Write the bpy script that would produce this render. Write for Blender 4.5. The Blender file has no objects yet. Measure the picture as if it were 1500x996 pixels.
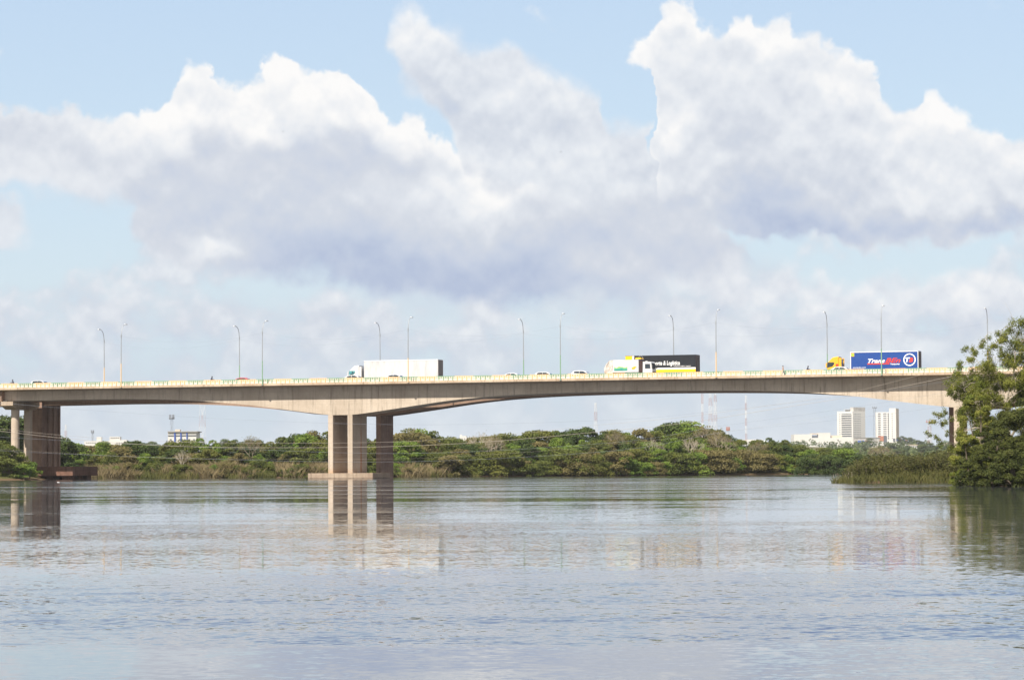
import bpy, bmesh, math, random
import numpy as np
from mathutils import Vector, Matrix
C = bpy.context.scene
COL = C.collection
PI = math.pi
R = math.radians
random.seed(7)

# ------------------------------------------------------------------ camera model
F = 4166.67                      # focal length in pixels of a 1500 px wide frame (100 mm on 36 mm)
PITCH = math.atan(187 / F)
ROLL = R(0.3)
CAMH = 1.9
BA = R(20)                       # the bridge runs 20 degrees off the picture plane
Y0 = 520.0

def ray(px, py):
    a = px - 750; b = 498 - py
    w = Vector((0, math.cos(PITCH), math.sin(PITCH)))
    u0 = Vector((0, -math.sin(PITCH), math.cos(PITCH))); r0 = Vector((1, 0, 0))
    r = r0 * math.cos(ROLL) - u0 * math.sin(ROLL)
    u = r0 * math.sin(ROLL) + u0 * math.cos(ROLL)
    return w * F + r * a + u * b

def at(px, py, Y):
    d = ray(px, py); s = Y / d.y
    return Vector((d.x * s, Y, CAMH + d.z * s))

def tv(px, v, py=600):           # distance along the bridge of the point seen at px on the line v metres behind its near edge
    d = ray(px, py); nx, ny = math.sin(BA), math.cos(BA)
    s = (v + Y0 * ny) / (d.x * nx + d.y * ny)
    return d.x * s * math.cos(BA) - (d.y * s - Y0) * math.sin(BA)

def bw(t, v, z):                 # bridge coordinates to world
    return Vector((t * math.cos(BA) + v * math.sin(BA), Y0 - t * math.sin(BA) + v * math.cos(BA), z))

# ------------------------------------------------------------------ node helpers
class S:
    """socket wrapper with arithmetic"""
    nt = None
    def __init__(s, k): s.k = k
    def _m(op, a, b=None, c=None):
        n = S.nt.nodes.new('ShaderNodeMath'); n.operation = op
        for i, x in enumerate((a, b, c)):
            if x is None: continue
            if isinstance(x, S): S.nt.links.new(x.k, n.inputs[i])
            else: n.inputs[i].default_value = x
        return S(n.outputs[0])
    def __add__(a, b): return S._m('ADD', a, b)
    def __radd__(a, b): return S._m('ADD', b, a)
    def __sub__(a, b): return S._m('SUBTRACT', a, b)
    def __rsub__(a, b): return S._m('SUBTRACT', b, a)
    def __mul__(a, b): return S._m('MULTIPLY', a, b)
    def __rmul__(a, b): return S._m('MULTIPLY', b, a)
    def __truediv__(a, b): return S._m('DIVIDE', a, b)
def smin(a, b, k): return S._m('SMOOTH_MIN', a, b, k)
def smax(a, b, k): return S._m('SMOOTH_MAX', a, b, k)
def fmax(a, b): return S._m('MAXIMUM', a, b)
def fmin(a, b): return S._m('MINIMUM', a, b)
def fabs(a): return S._m('ABSOLUTE', a)
def step(x, lo, hi, o0=0.0, o1=1.0, kind='SMOOTHSTEP'):
    n = S.nt.nodes.new('ShaderNodeMapRange'); n.interpolation_type = kind; n.clamp = True
    S.nt.links.new(x.k, n.inputs[0])
    for i, v in zip((1, 2, 3, 4), (lo, hi, o0, o1)): n.inputs[i].default_value = v
    return S(n.outputs[0])
def comb(x, y, z=0.0):
    n = S.nt.nodes.new('ShaderNodeCombineXYZ')
    for i, v in enumerate((x, y, z)):
        if isinstance(v, S): S.nt.links.new(v.k, n.inputs[i])
        else: n.inputs[i].default_value = v
    return S(n.outputs[0])
def sep(v):
    n = S.nt.nodes.new('ShaderNodeSeparateXYZ'); S.nt.links.new(v.k, n.inputs[0])
    return [S(o) for o in n.outputs]
def vm(op, a, b=None, out=0):
    n = S.nt.nodes.new('ShaderNodeVectorMath'); n.operation = op
    for i, x in enumerate((a, b)):
        if x is None: continue
        if isinstance(x, S): S.nt.links.new(x.k, n.inputs[i])
        elif op == 'SCALE' and i == 1: n.inputs[3].default_value = x
        else: n.inputs[i].default_value = x
    return S(n.outputs['Value'] if out == 'v' else n.outputs[0])
def noise(v, scale, det=6, rough=0.55, dist=0.0, color=False, lac=2.0, dims='3D'):
    n = S.nt.nodes.new('ShaderNodeTexNoise'); n.noise_dimensions = dims; S.nt.links.new(v.k, n.inputs['Vector'])
    n.inputs['Scale'].default_value = scale; n.inputs['Detail'].default_value = det
    n.inputs['Roughness'].default_value = rough; n.inputs['Distortion'].default_value = dist
    n.inputs['Lacunarity'].default_value = lac
    return S(n.outputs['Color' if color else 'Fac'])
def voro(v, scale, det=3, rough=0.5, smooth=False):
    n = S.nt.nodes.new('ShaderNodeTexVoronoi'); S.nt.links.new(v.k, n.inputs['Vector'])
    n.voronoi_dimensions = '2D'; n.feature = 'SMOOTH_F1' if smooth else 'F1'; n.inputs['Scale'].default_value = scale
    n.inputs['Detail'].default_value = det; n.inputs['Roughness'].default_value = rough
    n.normalize = True
    if smooth: n.inputs['Smoothness'].default_value = 0.35
    return S(n.outputs['Distance'])
def mixc(f, a, b):
    n = S.nt.nodes.new('ShaderNodeMix'); n.data_type = 'RGBA'; n.clamp_factor = True
    if isinstance(f, S): S.nt.links.new(f.k, n.inputs[0])
    else: n.inputs[0].default_value = f
    for i, x in ((6, a), (7, b)):
        if isinstance(x, S): S.nt.links.new(x.k, n.inputs[i])
        else: n.inputs[i].default_value = (x[0], x[1], x[2], 1)
    return S(n.outputs[2])
def ramp(f, stops):
    n = S.nt.nodes.new('ShaderNodeValToRGB'); S.nt.links.new(f.k, n.inputs[0])
    cr = n.color_ramp
    while len(cr.elements) < len(stops): cr.elements.new(0.5)
    for e, (p, c) in zip(cr.elements, stops): e.position = p; e.color = (c[0], c[1], c[2], 1)
    return S(n.outputs[0])
def lin(r, g, b):
    f = lambda c: (c / 255 / 12.92) if c / 255 <= .04045 else ((c / 255 + .055) / 1.055) ** 2.4
    return (f(r), f(g), f(b))

# ------------------------------------------------------------------ light and exposure
EXPO = 0.75
SUN_AZ, SUN_EL = R(32), R(49)
C.view_settings.view_transform = 'Standard'
C.view_settings.look = 'None'
C.view_settings.exposure = EXPO
C.view_settings.gamma = 1.0
sunv = Vector((-math.sin(SUN_AZ) * math.cos(SUN_EL), -math.cos(SUN_AZ) * math.cos(SUN_EL), math.sin(SUN_EL)))
sl = bpy.data.lights.new('sun', 'SUN'); sl.energy = 4.7; sl.angle = R(0.53); sl.color = (1.0, 0.93, 0.82)
so = bpy.data.objects.new('sun', sl); COL.objects.link(so)
so.rotation_euler = sunv.to_track_quat('Z', 'Y').to_euler(); so.location = (0, 0, 300)

WS = 0.1
def make_world():
    w = bpy.data.worlds.new('World'); C.world = w; w.use_nodes = True
    w.cycles.sampling_method = 'MANUAL'; w.cycles.sample_map_resolution = 256
    nt = w.node_tree; nt.nodes.clear(); S.nt = nt
    out = nt.nodes.new('ShaderNodeOutputWorld'); bg = nt.nodes.new('ShaderNodeBackground')
    bg.inputs[1].default_value = WS
    nt.links.new(bg.outputs[0], out.inputs[0])
    sky = nt.nodes.new('ShaderNodeTexSky'); sky.sky_type = 'NISHITA'; sky.sun_disc = False
    sky.sun_elevation = SUN_EL; sky.sun_rotation = math.atan2(sunv.x, sunv.y)
    sky.air_density = 1.0; sky.dust_density = 1.2; sky.ozone_density = 1.6; sky.altitude = 20
    tc = nt.nodes.new('ShaderNodeTexCoord'); d = S(tc.outputs['Generated'])
    x, y, z = sep(d)
    az = S._m('ARCTAN2', x, y); el = S._m('ARCSINE', z)
    K = F / 100
    u = az * K; v = el * K                         # hundred-pixel units of angle, v up
    P = comb(u, v, 0.0)
    def loc(px, py):
        r = ray(px, py).normalized()
        return math.atan2(r.x, r.y) * K, math.asin(r.z) * K
    # shared warps and detail
    nz = dict(dims='2D')
    Pr = P
    P = comb(u * .81 - v * .59, u * .59 + v * .81, 0.0)       # noise runs askew to the horizon, no grid shows
    w1 = vm('SCALE', vm('SUBTRACT', noise(P, 1.1, 2, .5, color=True, **nz), (.5, .5, .5)), 0.75)
    w2 = vm('SCALE', vm('SUBTRACT', noise(P, 4.5, 3, .6, color=True, **nz), (.5, .5, .5)), 0.20)
    PW = vm('ADD', vm('ADD', Pr, w1), w2)
    PS = vm('ADD', P, w2)
    fb = noise(P, 1.3, 6, .55, **nz) - 0.5               # soft detail
    fbo = noise(vm('ADD', P, (-.10, .16, 0)), 1.3, 3, .5, **nz) - 0.5
    bil = 0.42 - voro(PS, 1.6, 2, .5)               # cauliflower lumps
    bilo = 0.42 - voro(vm('ADD', PS, (-.08, .12, 0)), 1.6, 1, .5)
    relief = (bil - bilo) * 0.16 + (fb - fbo) * 0.45
    fine = noise(PS, 6.0, 3, .6, **nz) - 0.5
    lowf = noise(vm('MULTIPLY', Pr, (1.0, 1.7, 1)), 0.55, 3, .5, **nz) - 0.5
    ux, vy, _ = sep(PW)
    U0, U1 = loc(-300, 500)[0], loc(1800, 500)[0]
    V0, V1 = -1.0, 8.0
    xn = step(ux, U0, U1, 0, 1, 'LINEAR')
    def curve(pts):
        n = nt.nodes.new('ShaderNodeFloatCurve'); nt.links.new(xn.k, n.inputs['Value'])
        c = n.mapping.curves[0]; n.mapping.extend = 'HORIZONTAL'
        q = [((loc(px, py)[0] - U0) / (U1 - U0), (loc(px, py)[1] - V0) / (V1 - V0)) for px, py in pts]
        c.points[0].location = q[0]; c.points[1].location = q[-1]
        for z in q[1:-1]: c.points.new(*z)
        for pt in c.points: pt.handle_type = 'AUTO_CLAMPED'
        n.mapping.update()
        return S(n.outputs[0]) * (V1 - V0) + V0
    def band(top, bot):
        D = curve(top) - vy
        if bot is None: return D
        return fmin(D, vy - curve(bot))
    def gauss(patches):
        acc = None
        for (bx, by, rx, ry, wgt) in patches:
            cx, cy = loc(bx, by)
            q = vm('MULTIPLY', vm('SUBTRACT', PW, (cx, cy, 0)), (100 / rx, 100 / ry, 0))
            g = S._m('EXPONENT', vm('DOT_PRODUCT', q, q, out='v') * -1.0) * wgt
            acc = g if acc is None else acc + g
        return acc
    E = 2 ** EXPO * WS
    def cc(r, g, b): q = lin(r, g, b); return tuple(i / E for i in q)
    def shade(b):
        return ramp(b, [(0.0, cc(179, 192, 218)), (0.25, cc(196, 206, 225)), (0.5, cc(211, 217, 228)),
                        (0.75, cc(231, 235, 241)), (1.0, cc(253, 252, 251))])
    # clear sky: the Sky Texture, lifted to this exposure
    skc = vm('MULTIPLY', S(sky.outputs[0]), (1.0, 1.0, 1.0))
    elr = step(v, -0.5, 7.5, 0, 1, 'LINEAR')
    blue = ramp(elr, [(0.0, cc(190, 209, 230)), (0.2, cc(198, 215, 233)), (0.4, cc(208, 225, 238)), (0.62, cc(203, 223, 241)), (1.0, cc(193, 215, 240))])
    col = mixc(0.82, skc, blue)
    # thin veil of far cloud low down
    veil = step(fb + lowf * 1.2 + step(v, 5.0, 1.6, -.35, .30, 'LINEAR'), -0.02, 0.30) * step(v, .6, 2.2, .45, 1)
    vb = 0.50 + relief * 1.5 + lowf * .9 + fb * .7
    col = mixc(veil * 0.85, col, shade(vb))
    # ---- cloud banks, far to near
    def layer(col, D, b0, edge, crisp, relk, patches, opac=1.0, billow=0.8, k=.25):
        D2 = D + (bil * billow + fb * (1.1 - billow) * 0.9 + fine * .12) * edge
        a = step(D2, 0.0, crisp)
        rim = step(D2, 0.0, 0.9)
        b = b0 + relief * relk + (fb * .6 + lowf * .5) * .42 + gauss(patches) * 1.1 - rim * .10
        return mixc(a * opac, col, shade(b))
    low = band([(-200, 440), (0, 442), (60, 430), (110, 425), (150, 398), (200, 388), (250, 402), (300, 425), (420, 430), (500, 405), (560, 412), (640, 415),
                (760, 415), (830, 390), (870, 378), (920, 368), (1000, 380), (1050, 335), (1090, 345), (1165, 372), (1185, 405), (1240, 412), (1290, 432),
                (1340, 412), (1400, 420), (1440, 385), (1500, 375), (1700, 380)], None)
    low = fmin(low, (vy - 1.5) * .5)
    col = layer(col, low, 0.56, 0.9, 0.75, 1.5,
                [(190, 415, 60, 26, .22), (475, 430, 60, 24, .14), (920, 385, 60, 20, .34), (620, 535, 200, 22, -.18),
                 (780, 475, 150, 16, .15), (60, 440, 70, 24, .18), (960, 505, 160, 22, -.12), (250, 510, 120, 24, -.12)], 0.80, .4)
    topA = band([(-200, 175), (0, 166), (45, 158), (100, 165), (190, 172), (215, 152), (240, 142), (262, 112), (285, 92), (318, 90), (330, 116), (375, 110),
                 (385, 88), (410, 84), (450, 92), (470, 82), (495, 88), (510, 112), (530, 140), (555, 158), (585, 162), (610, 172), (650, 203), (690, 240), (900, 300)],
                None)
    col = layer(col, topA, 0.98, 0.34, 0.14, 1.3, [(40, 200, 110, 40, -.42), (440, 140, 30, 16, -.05)], step(vy, 3.9, 4.4), .9)
    cenB = band([(500, 300), (540, 120), (552, 45), (562, 22), (580, 12), (600, 9), (640, 22), (660, 40), (690, 48), (760, 50), (775, 70), (800, 84), (835, 105),
                 (870, 125), (885, 150), (893, 178), (905, 182), (925, 168), (950, 163), (962, 190), (962, 230), (985, 285), (1040, 320), (1100, 400)],
                [(540, 60), (560, 85), (580, 125), (610, 155), (640, 190), (660, 225), (690, 330), (1100, 470)])
    col = layer(col, cenB, 0.76, 0.46, 0.40, 1.5,
                [(600, 35, 60, 24, .16), (790, 115, 70, 22, .10), (660, 175, 60, 70, -.14), (860, 250, 60, 40, .06), (960, 320, 90, 60, -.16)], 0.95, .5)
    topC = band([(895, 260), (912, 85), (930, 62), (960, 50), (965, 20), (985, 3), (1005, 10), (1030, 38), (1045, 42), (1060, 25), (1085, 22), (1095, 12),
                 (1108, 26), (1125, 28), (1140, 12), (1160, 10), (1178, 40), (1200, 50), (1215, 70), (1235, 68), (1250, 90), (1268, 100), (1275, 125),
                 (1300, 148), (1330, 158), (1345, 135), (1365, 130), (1410, 145), (1435, 172), (1450, 168), (1480, 195), (1520, 202), (1700, 210)],
                [(900, 70), (930, 84), (946, 98), (954, 160), (962, 215), (968, 270), (978, 320), (1010, 338), (1045, 335), (1090, 350), (1200, 358), (1290, 370), (1400, 368), (1500, 352), (1700, 350)])
    col = layer(col, topC, 0.84, 0.38, 0.20, 1.35,
                [(1060, 30, 170, 34, .18), (1240, 110, 50, 40, .13), (990, 200, 26, 36, .18), (1380, 170, 60, 46, .20), (1110, 160, 90, 40, -.06), (1110, 235, 80, 60, -.20),
                 (1120, 315, 120, 50, -.44), (1280, 345, 200, 26, -.44), (1240, 260, 70, 50, -.14), (1480, 335, 90, 22, -.3)], 0.99, .85)
    massA = band([(-200, 190), (0, 168), (50, 172), (150, 186), (200, 206), (260, 202), (300, 184), (340, 186), (420, 188), (450, 172), (480, 175), (560, 192),
                  (640, 204), (680, 235), (740, 262), (820, 262), (900, 262), (950, 262), (1000, 280), (1050, 318), (1100, 365), (1140, 430)],
                 [(-200, 290), (0, 298), (60, 302), (150, 305), (185, 330), (200, 370), (240, 410), (330, 425), (420, 428), (480, 420), (540, 445), (580, 456),
                  (760, 458), (900, 448), (960, 435), (1020, 420), (1070, 410), (1140, 405)])
    col = layer(col, massA, 0.52, 0.34, 0.42, 1.05,
                [(50, 250, 120, 36, .26), (710, 285, 95, 48, .50), (322, 362, 50, 20, .45), (660, 230, 40, 22, .20), (210, 215, 60, 30, .16),
                 (420, 270, 150, 40, .06), (640, 405, 230, 38, -.36), (780, 435, 170, 24, -.22), (430, 375, 120, 34, -.24), (890, 385, 60, 26, .16)], 0.97, .35)
    lone = 1.0 - vm('LENGTH', vm('MULTIPLY', vm('SUBTRACT', PW, loc(-10, 335) + (0,)), (1 / .65, 1 / .42, 0)), out='v')
    col = layer(col, lone, 0.74, 0.4, 0.5, 1.0, [(0, 380, 80, 20, -.2)], 0.9, .4)
    # rest of the sky: broken cumulus at random
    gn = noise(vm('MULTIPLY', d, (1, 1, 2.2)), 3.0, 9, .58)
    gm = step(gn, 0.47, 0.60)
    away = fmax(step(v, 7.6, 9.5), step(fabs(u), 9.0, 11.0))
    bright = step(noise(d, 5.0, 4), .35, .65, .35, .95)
    back = fmax(step(y, .75, .35), step(z, .42, .60))     # overhead and behind the camera: unseen warm cloud added to warm the shaded concrete
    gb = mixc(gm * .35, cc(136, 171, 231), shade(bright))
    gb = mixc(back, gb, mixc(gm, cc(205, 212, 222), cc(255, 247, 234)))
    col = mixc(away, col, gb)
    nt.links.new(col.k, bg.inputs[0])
make_world()

# ------------------------------------------------------------------ camera
cam = bpy.data.cameras.new('camera'); co = bpy.data.objects.new('camera', cam); COL.objects.link(co)
cam.sensor_width = 36; cam.lens = 100; cam.clip_start = 0.5; cam.clip_end = 30000
w_ = ray(750, 498).normalized(); r_ = (ray(751, 498) - ray(750, 498)).normalized(); u_ = r_.cross(w_)
m = Matrix((r_, u_, -w_)).transposed().to_4x4(); m.translation = (0, 0, CAMH); co.matrix_world = m
C.camera = co

# ------------------------------------------------------------------ materials
def new_mat(name):
    m = bpy.data.materials.new(name); m.use_nodes = True
    S.nt = m.node_tree
    return m, m.node_tree.nodes['Principled BSDF']
def coords():
    return S(S.nt.nodes.new('ShaderNodeTexCoord').outputs['Object'])
def worldpos():
    return S(S.nt.nodes.new('ShaderNodeNewGeometry').outputs['Position'])
def orand():
    return S(S.nt.nodes.new('ShaderNodeObjectInfo').outputs['Random'])
def setc(bs, c, rough=0.6, spec=0.3, metal=0.0):
    if isinstance(c, S): S.nt.links.new(c.k, bs.inputs['Base Color'])
    else: bs.inputs['Base Color'].default_value = (c[0], c[1], c[2], 1)
    if isinstance(rough, S): S.nt.links.new(rough.k, bs.inputs['Roughness'])
    else: bs.inputs['Roughness'].default_value = rough
    bs.inputs['Specular IOR Level'].default_value = spec; bs.inputs['Metallic'].default_value = metal
def bump(bs, h, dist, strength=1.0):
    n = S.nt.nodes.new('ShaderNodeBump'); n.inputs['Distance'].default_value = dist; n.inputs['Strength'].default_value = strength
    S.nt.links.new(h.k, n.inputs['Height']); S.nt.links.new(n.outputs[0], bs.inputs['Normal'])
def flat(name, c, rough=0.5, spec=0.3, metal=0.0, var=0.12, scale=2.0):
    m, b = new_mat(name)
    n = noise(coords(), scale, 5, .6)
    setc(b, mixc(n, tuple(x * (1 - var) for x in c), tuple(min(1, x * (1 + var)) for x in c)), rough, spec, metal)
    return m
def concrete(name, base, dark, streak=0.5, rust=None, joints=True, algae=None):
    m, b = new_mat(name); p = coords()
    big = noise(p, .16, 6, .6); mid = noise(p, 1.3, 6, .65)
    st = noise(vm('MULTIPLY', p, (1.6, 1.6, .10)), 1.5, 6, .65)
    c = mixc(step(big + mid * .4, .45, .95), base, dark)
    c = mixc(step(st, .50, .74) * streak, c, tuple(x * .5 for x in dark))
    c = mixc(step(noise(p, 7, 4, .7), .35, .75) * .22, c, tuple(x * .6 for x in dark))
    if joints:
        x, y, z = sep(p)
        fx = fabs(S._m('FRACT', x / 3.5) - .5); fz = fabs(S._m('FRACT', z / 1.22) - .5)
        c = mixc(fmax(step(fx, .006, .012, 1, 0), step(fz, .014, .028, 1, 0) * .6) * .45, c, tuple(x_ * .55 for x_ in dark))
    if rust:
        x, y, z = sep(p)                      # a rusty run down the wall, wider near its foot
        yy = fabs(y - rust[0] + (noise(vm('MULTIPLY', p, (1, 1, .6)), 1.1, 4) - .5) * .35)
        wdt = step(z, 1.0, 11.0, .62, .14, 'LINEAR')
        a = step(yy / wdt, .45, 1.1, 1, 0) * step(noise(vm('MULTIPLY', p, (3, 3, .5)), 2, 5), .3, .55)
        c = mixc(a * .85, c, rust[1])
        base_ = step(z, 1.05, 2.3, 1, 0) * step(noise(p, 1.2, 5), .38, .6)
        c = mixc(base_ * .7, c, (.30, .15, .07))
    if algae:
        x, y, z = sep(p)
        a = step(z + (mid - .5) * .8, algae[0], algae[1], 1, 0)
        c = mixc(a * .75, c, algae[2])
    setc(b, c, .9, .2); bump(b, mid + noise(p, 9, 4) * .3, .03)
    return m
M = {}
M['web'] = concrete('girder_concrete', (.54, .46, .375), (.40, .33, .26), .85)
M['pier'] = concrete('pier_concrete', (.54, .455, .37), (.42, .34, .27), .6, joints=True, algae=(.9, 2.4, (.42, .27, .16)))
M['pier_rust'] = concrete('rusty_pier_concrete', (.50, .42, .34), (.38, .31, .24), .25, rust=(6.4, (.34, .13, .05)))
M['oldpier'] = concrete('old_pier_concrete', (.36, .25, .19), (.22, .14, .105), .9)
M['shadeweb'] = concrete('shaded_girder_concrete', (.34, .24, .18), (.24, .16, .12), .5)  # darker brown: the far girder's shade is put into its colour
M['cap'] = concrete('pile_cap_concrete', (.44, .355, .27), (.26, .19, .14), 1.0, joints=True, algae=(.0, .35, (.10, .07, .05)))
M['oldcap'] = concrete('old_cap_concrete', (.20, .11, .08), (.10, .055, .04), .8)
M['slab'] = concrete('deck_edge_concrete', (.56, .46, .35), (.36, .26, .18), .9, joints=False)
M['asphalt'] = flat('asphalt', (.05, .05, .05), .9)
M['line'] = flat('road_paint', (.75, .75, .72), .7)
M['barrier'] = concrete('barrier_concrete', (.69, .62, .54), (.56, .48, .40), .3, joints=False)
def worn(name, c, under=(.62, .50, .38), amt=.4):
    m, b = new_mat(name); p = coords()
    n = noise(p, 3.0, 6, .7) + (noise(p, .25, 3) - .5) * .8
    c2 = mixc(step(n, .52, .64) * amt, c, under)
    setc(b, mixc(noise(p, 1.0, 4) * .3, c2, tuple(x * .75 for x in c)), .75, .25); return m
M['yellow'] = worn('faded_yellow_paint', (.72, .49, .24))
M['green'] = worn('faded_green_paint', (.21, .36, .23))
M['polegrey'] = flat('galvanised_steel', (.36, .38, .40), .55, .4, .5)
M['lampwhite'] = flat('lamp_head_white', (.75, .76, .78), .4)
M['wire'] = flat('cable_metal', (.34, .30, .26), .6, .4, .2)
M['darkwire'] = flat('dark_cable', (.25, .27, .32), .7)
M['white'] = flat('white_paint', (.56, .56, .57), .35, .5, 0, .06)
M['dirtywhite'] = worn('stained_white_paint', (.58, .56, .53), (.36, .18, .09), .8)
M['black'] = flat('black_rubber', (.02, .02, .02), .8)
M['chrome'] = flat('rim_metal', (.5, .5, .52), .3, .5, .8)
M['chassis'] = flat('chassis_steel', (.05, .05, .055), .6)
M['darkred'] = flat('tail_lamp_red', (.45, .02, .02), .3)
M['headlamp'] = flat('headlamp_lens', (.8, .8, .82), .15)
m, b_ = new_mat('dark_glass'); setc(b_, (.03, .04, .05), .08, .6); M['glass'] = m
m, b_ = new_mat('teal_reflection_glass'); setc(b_, mixc(step(noise(coords(), 3, 2), .4, .6), (.02, .03, .04), (.10, .35, .38)), .1, .6); M['tealreflect'] = m  # teal reflection painted as patches in the glass colour

# ------------------------------------------------------------------ mesh builder
class MB:
    def __init__(s): s.v = []; s.f = []; s.mi = []
    def add(s, vs, fs, mi=0):
        o = len(s.v); s.v.extend([tuple(p) for p in vs]); s.f.extend([tuple(i + o for i in f) for f in fs]); s.mi.extend([mi] * len(fs)); return s
    def box(s, x0, x1, y0, y1, z0, z1, mi=0):
        return s.add([(x0, y0, z0), (x1, y0, z0), (x1, y1, z0), (x0, y1, z0), (x0, y0, z1), (x1, y0, z1), (x1, y1, z1), (x0, y1, z1)],
                     [(0, 3, 2, 1), (4, 5, 6, 7), (0, 1, 5, 4), (1, 2, 6, 5), (2, 3, 7, 6), (3, 0, 4, 7)], mi)
    def cbox(s, x0, x1, y0, y1, z0, z1, c=.02, mi=0):     # box with chamfered edges
        bm = bmesh.new(); bmesh.ops.create_cube(bm, size=1)
        for q in bm.verts: q.co = Vector(((x0 + x1) / 2 + q.co.x * (x1 - x0), (y0 + y1) / 2 + q.co.y * (y1 - y0), (z0 + z1) / 2 + q.co.z * (z1 - z0)))
        bmesh.ops.bevel(bm, geom=bm.edges[:], offset=c, segments=2, affect='EDGES')
        bm.verts.ensure_lookup_table()
        s.add([q.co[:] for q in bm.verts], [[q.index for q in f.verts] for f in bm.faces], mi); bm.free(); return s
    def tube(s, pts, rad, n=6, mi=0, cap=True):
        pts = [Vector(p) for p in pts]
        if not hasattr(rad, '__len__'): rad = [rad] * len(pts)
        o = []; 
        for i, p in enumerate(pts):
            d = (pts[min(i + 1, len(pts) - 1)] - pts[max(i - 1, 0)])
            d = d.normalized() if d.length > 1e-9 else Vector((0, 0, 1))
            a = d.orthogonal().normalized() if i == 0 else (a_ - d * a_.dot(d)).normalized()
            a_ = a; b = d.cross(a)
            for k in range(n):
                t = 2 * PI * k / n; o.append(p + (a * math.cos(t) + b * math.sin(t)) * rad[i])
        fs = [(i * n + k, i * n + (k + 1) % n, (i + 1) * n + (k + 1) % n, (i + 1) * n + k) for i in range(len(pts) - 1) for k in range(n)]
        if cap: fs += [tuple(range(n - 1, -1, -1)), tuple(range((len(pts) - 1) * n, len(pts) * n))]
        return s.add(o, fs, mi)
    def cyl(s, c, ax, r, L, n=16, mi=0):
        c = Vector(c); ax = Vector(ax); return s.tube([c - ax * L / 2, c + ax * L / 2], r, n, mi)
    def prism(s, poly, y0, y1, mi=0):        # polygon in x,z extruded along y
        n = len(poly)
        vs = [(x, y0, z) for x, z in poly] + [(x, y1, z) for x, z in poly]
        fs = [tuple(range(n)), tuple(range(2 * n - 1, n - 1, -1))] + [(i, i + n, (i + 1) % n + n, (i + 1) % n) for i in range(n)]
        return s.add(vs, fs, mi)
    def sphere(s, c, rx, ry, rz, n=10, mi=0):
        vs = [(c[0], c[1], c[2] - rz)]
        for i in range(1, n // 2 + 1):
            a = -PI / 2 + PI * i / (n // 2 + 1)
            for k in range(n):
                t = 2 * PI * k / n; vs.append((c[0] + rx * math.cos(a) * math.cos(t), c[1] + ry * math.cos(a) * math.sin(t), c[2] + rz * math.sin(a)))
        vs.append((c[0], c[1], c[2] + rz)); L = n // 2
        fs = [(0, 1 + (k + 1) % n, 1 + k) for k in range(n)]
        for i in range(L - 1):
            fs += [(1 + i * n + k, 1 + i * n + (k + 1) % n, 1 + (i + 1) * n + (k + 1) % n, 1 + (i + 1) * n + k) for k in range(n)]
        fs += [(1 + (L - 1) * n + k, 1 + (L - 1) * n + (k + 1) % n, len(vs) - 1) for k in range(n)]
        return s.add(vs, fs, mi)
    def mesh(s, name, mats, smooth=False):
        me = bpy.data.meshes.new(name); me.from_pydata(s.v, [], s.f)
        for q in (mats if isinstance(mats, (list, tuple)) else [mats]): me.materials.append(q)
        if any(s.mi): me.polygons.foreach_set('material_index', s.mi)
        if smooth: me.polygons.foreach_set('use_smooth', [True] * len(s.f))
        me.update(); return me
    def build(s, name, mats, parent=None, smooth=False, recalc=True):
        me = s.mesh(name, mats, smooth)
        if recalc:
            bm = bmesh.new(); bm.from_mesh(me); bmesh.ops.recalc_face_normals(bm, faces=bm.faces); bm.to_mesh(me); bm.free()
        o = bpy.data.objects.new(name, me); COL.objects.link(o)
        if parent: o.parent = parent
        return o

def tag(o, label=None, cat=None, group=None, kind=None):
    if label: o['label'] = label
    if cat: o['category'] = cat
    if group: o['group'] = group
    if kind: o['kind'] = kind
    return o
def empty(name, loc=(0, 0, 0), rz=0, label=None, cat=None, group=None):
    o = bpy.data.objects.new(name, None); COL.objects.link(o); o.location = loc; o.rotation_euler = (0, 0, rz)
    o.empty_display_size = .5
    return tag(o, label, cat, group)
KIDS = {}
def kids(o):
    return [c for c in bpy.data.objects if c.parent == o]
def tree_of(o): return (o, [tree_of(c) for c in kids(o)])
def copy_tree(t, parent=None):
    o, ch = t
    c = o.copy(); COL.objects.link(c)
    if parent: c.parent = parent
    for q in ch: copy_tree(q, c)
    return c
ORD = ['first', 'second', 'third', 'fourth', 'fifth', 'sixth', 'seventh', 'eighth', 'ninth', 'tenth', 'eleventh', 'twelfth', 'thirteenth', 'fourteenth',
       'fifteenth', 'sixteenth', 'seventeenth', 'eighteenth', 'nineteenth', 'twentieth']
def ordn(i):
    if i < 20: return ORD[i]
    tens = {2: 'twenty', 3: 'thirty', 4: 'forty', 5: 'fifty', 6: 'sixty', 7: 'seventy', 8: 'eighty', 9: 'ninety'}[(i + 1) // 10]
    u = (i + 1) % 10
    return {2: 'twentieth', 3: 'thirtieth', 4: 'fortieth', 5: 'fiftieth', 6: 'sixtieth', 7: 'seventieth', 8: 'eightieth', 9: 'ninetieth'}[(i + 1) // 10] if u == 0 else tens + '-' + ORD[u - 1]

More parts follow.
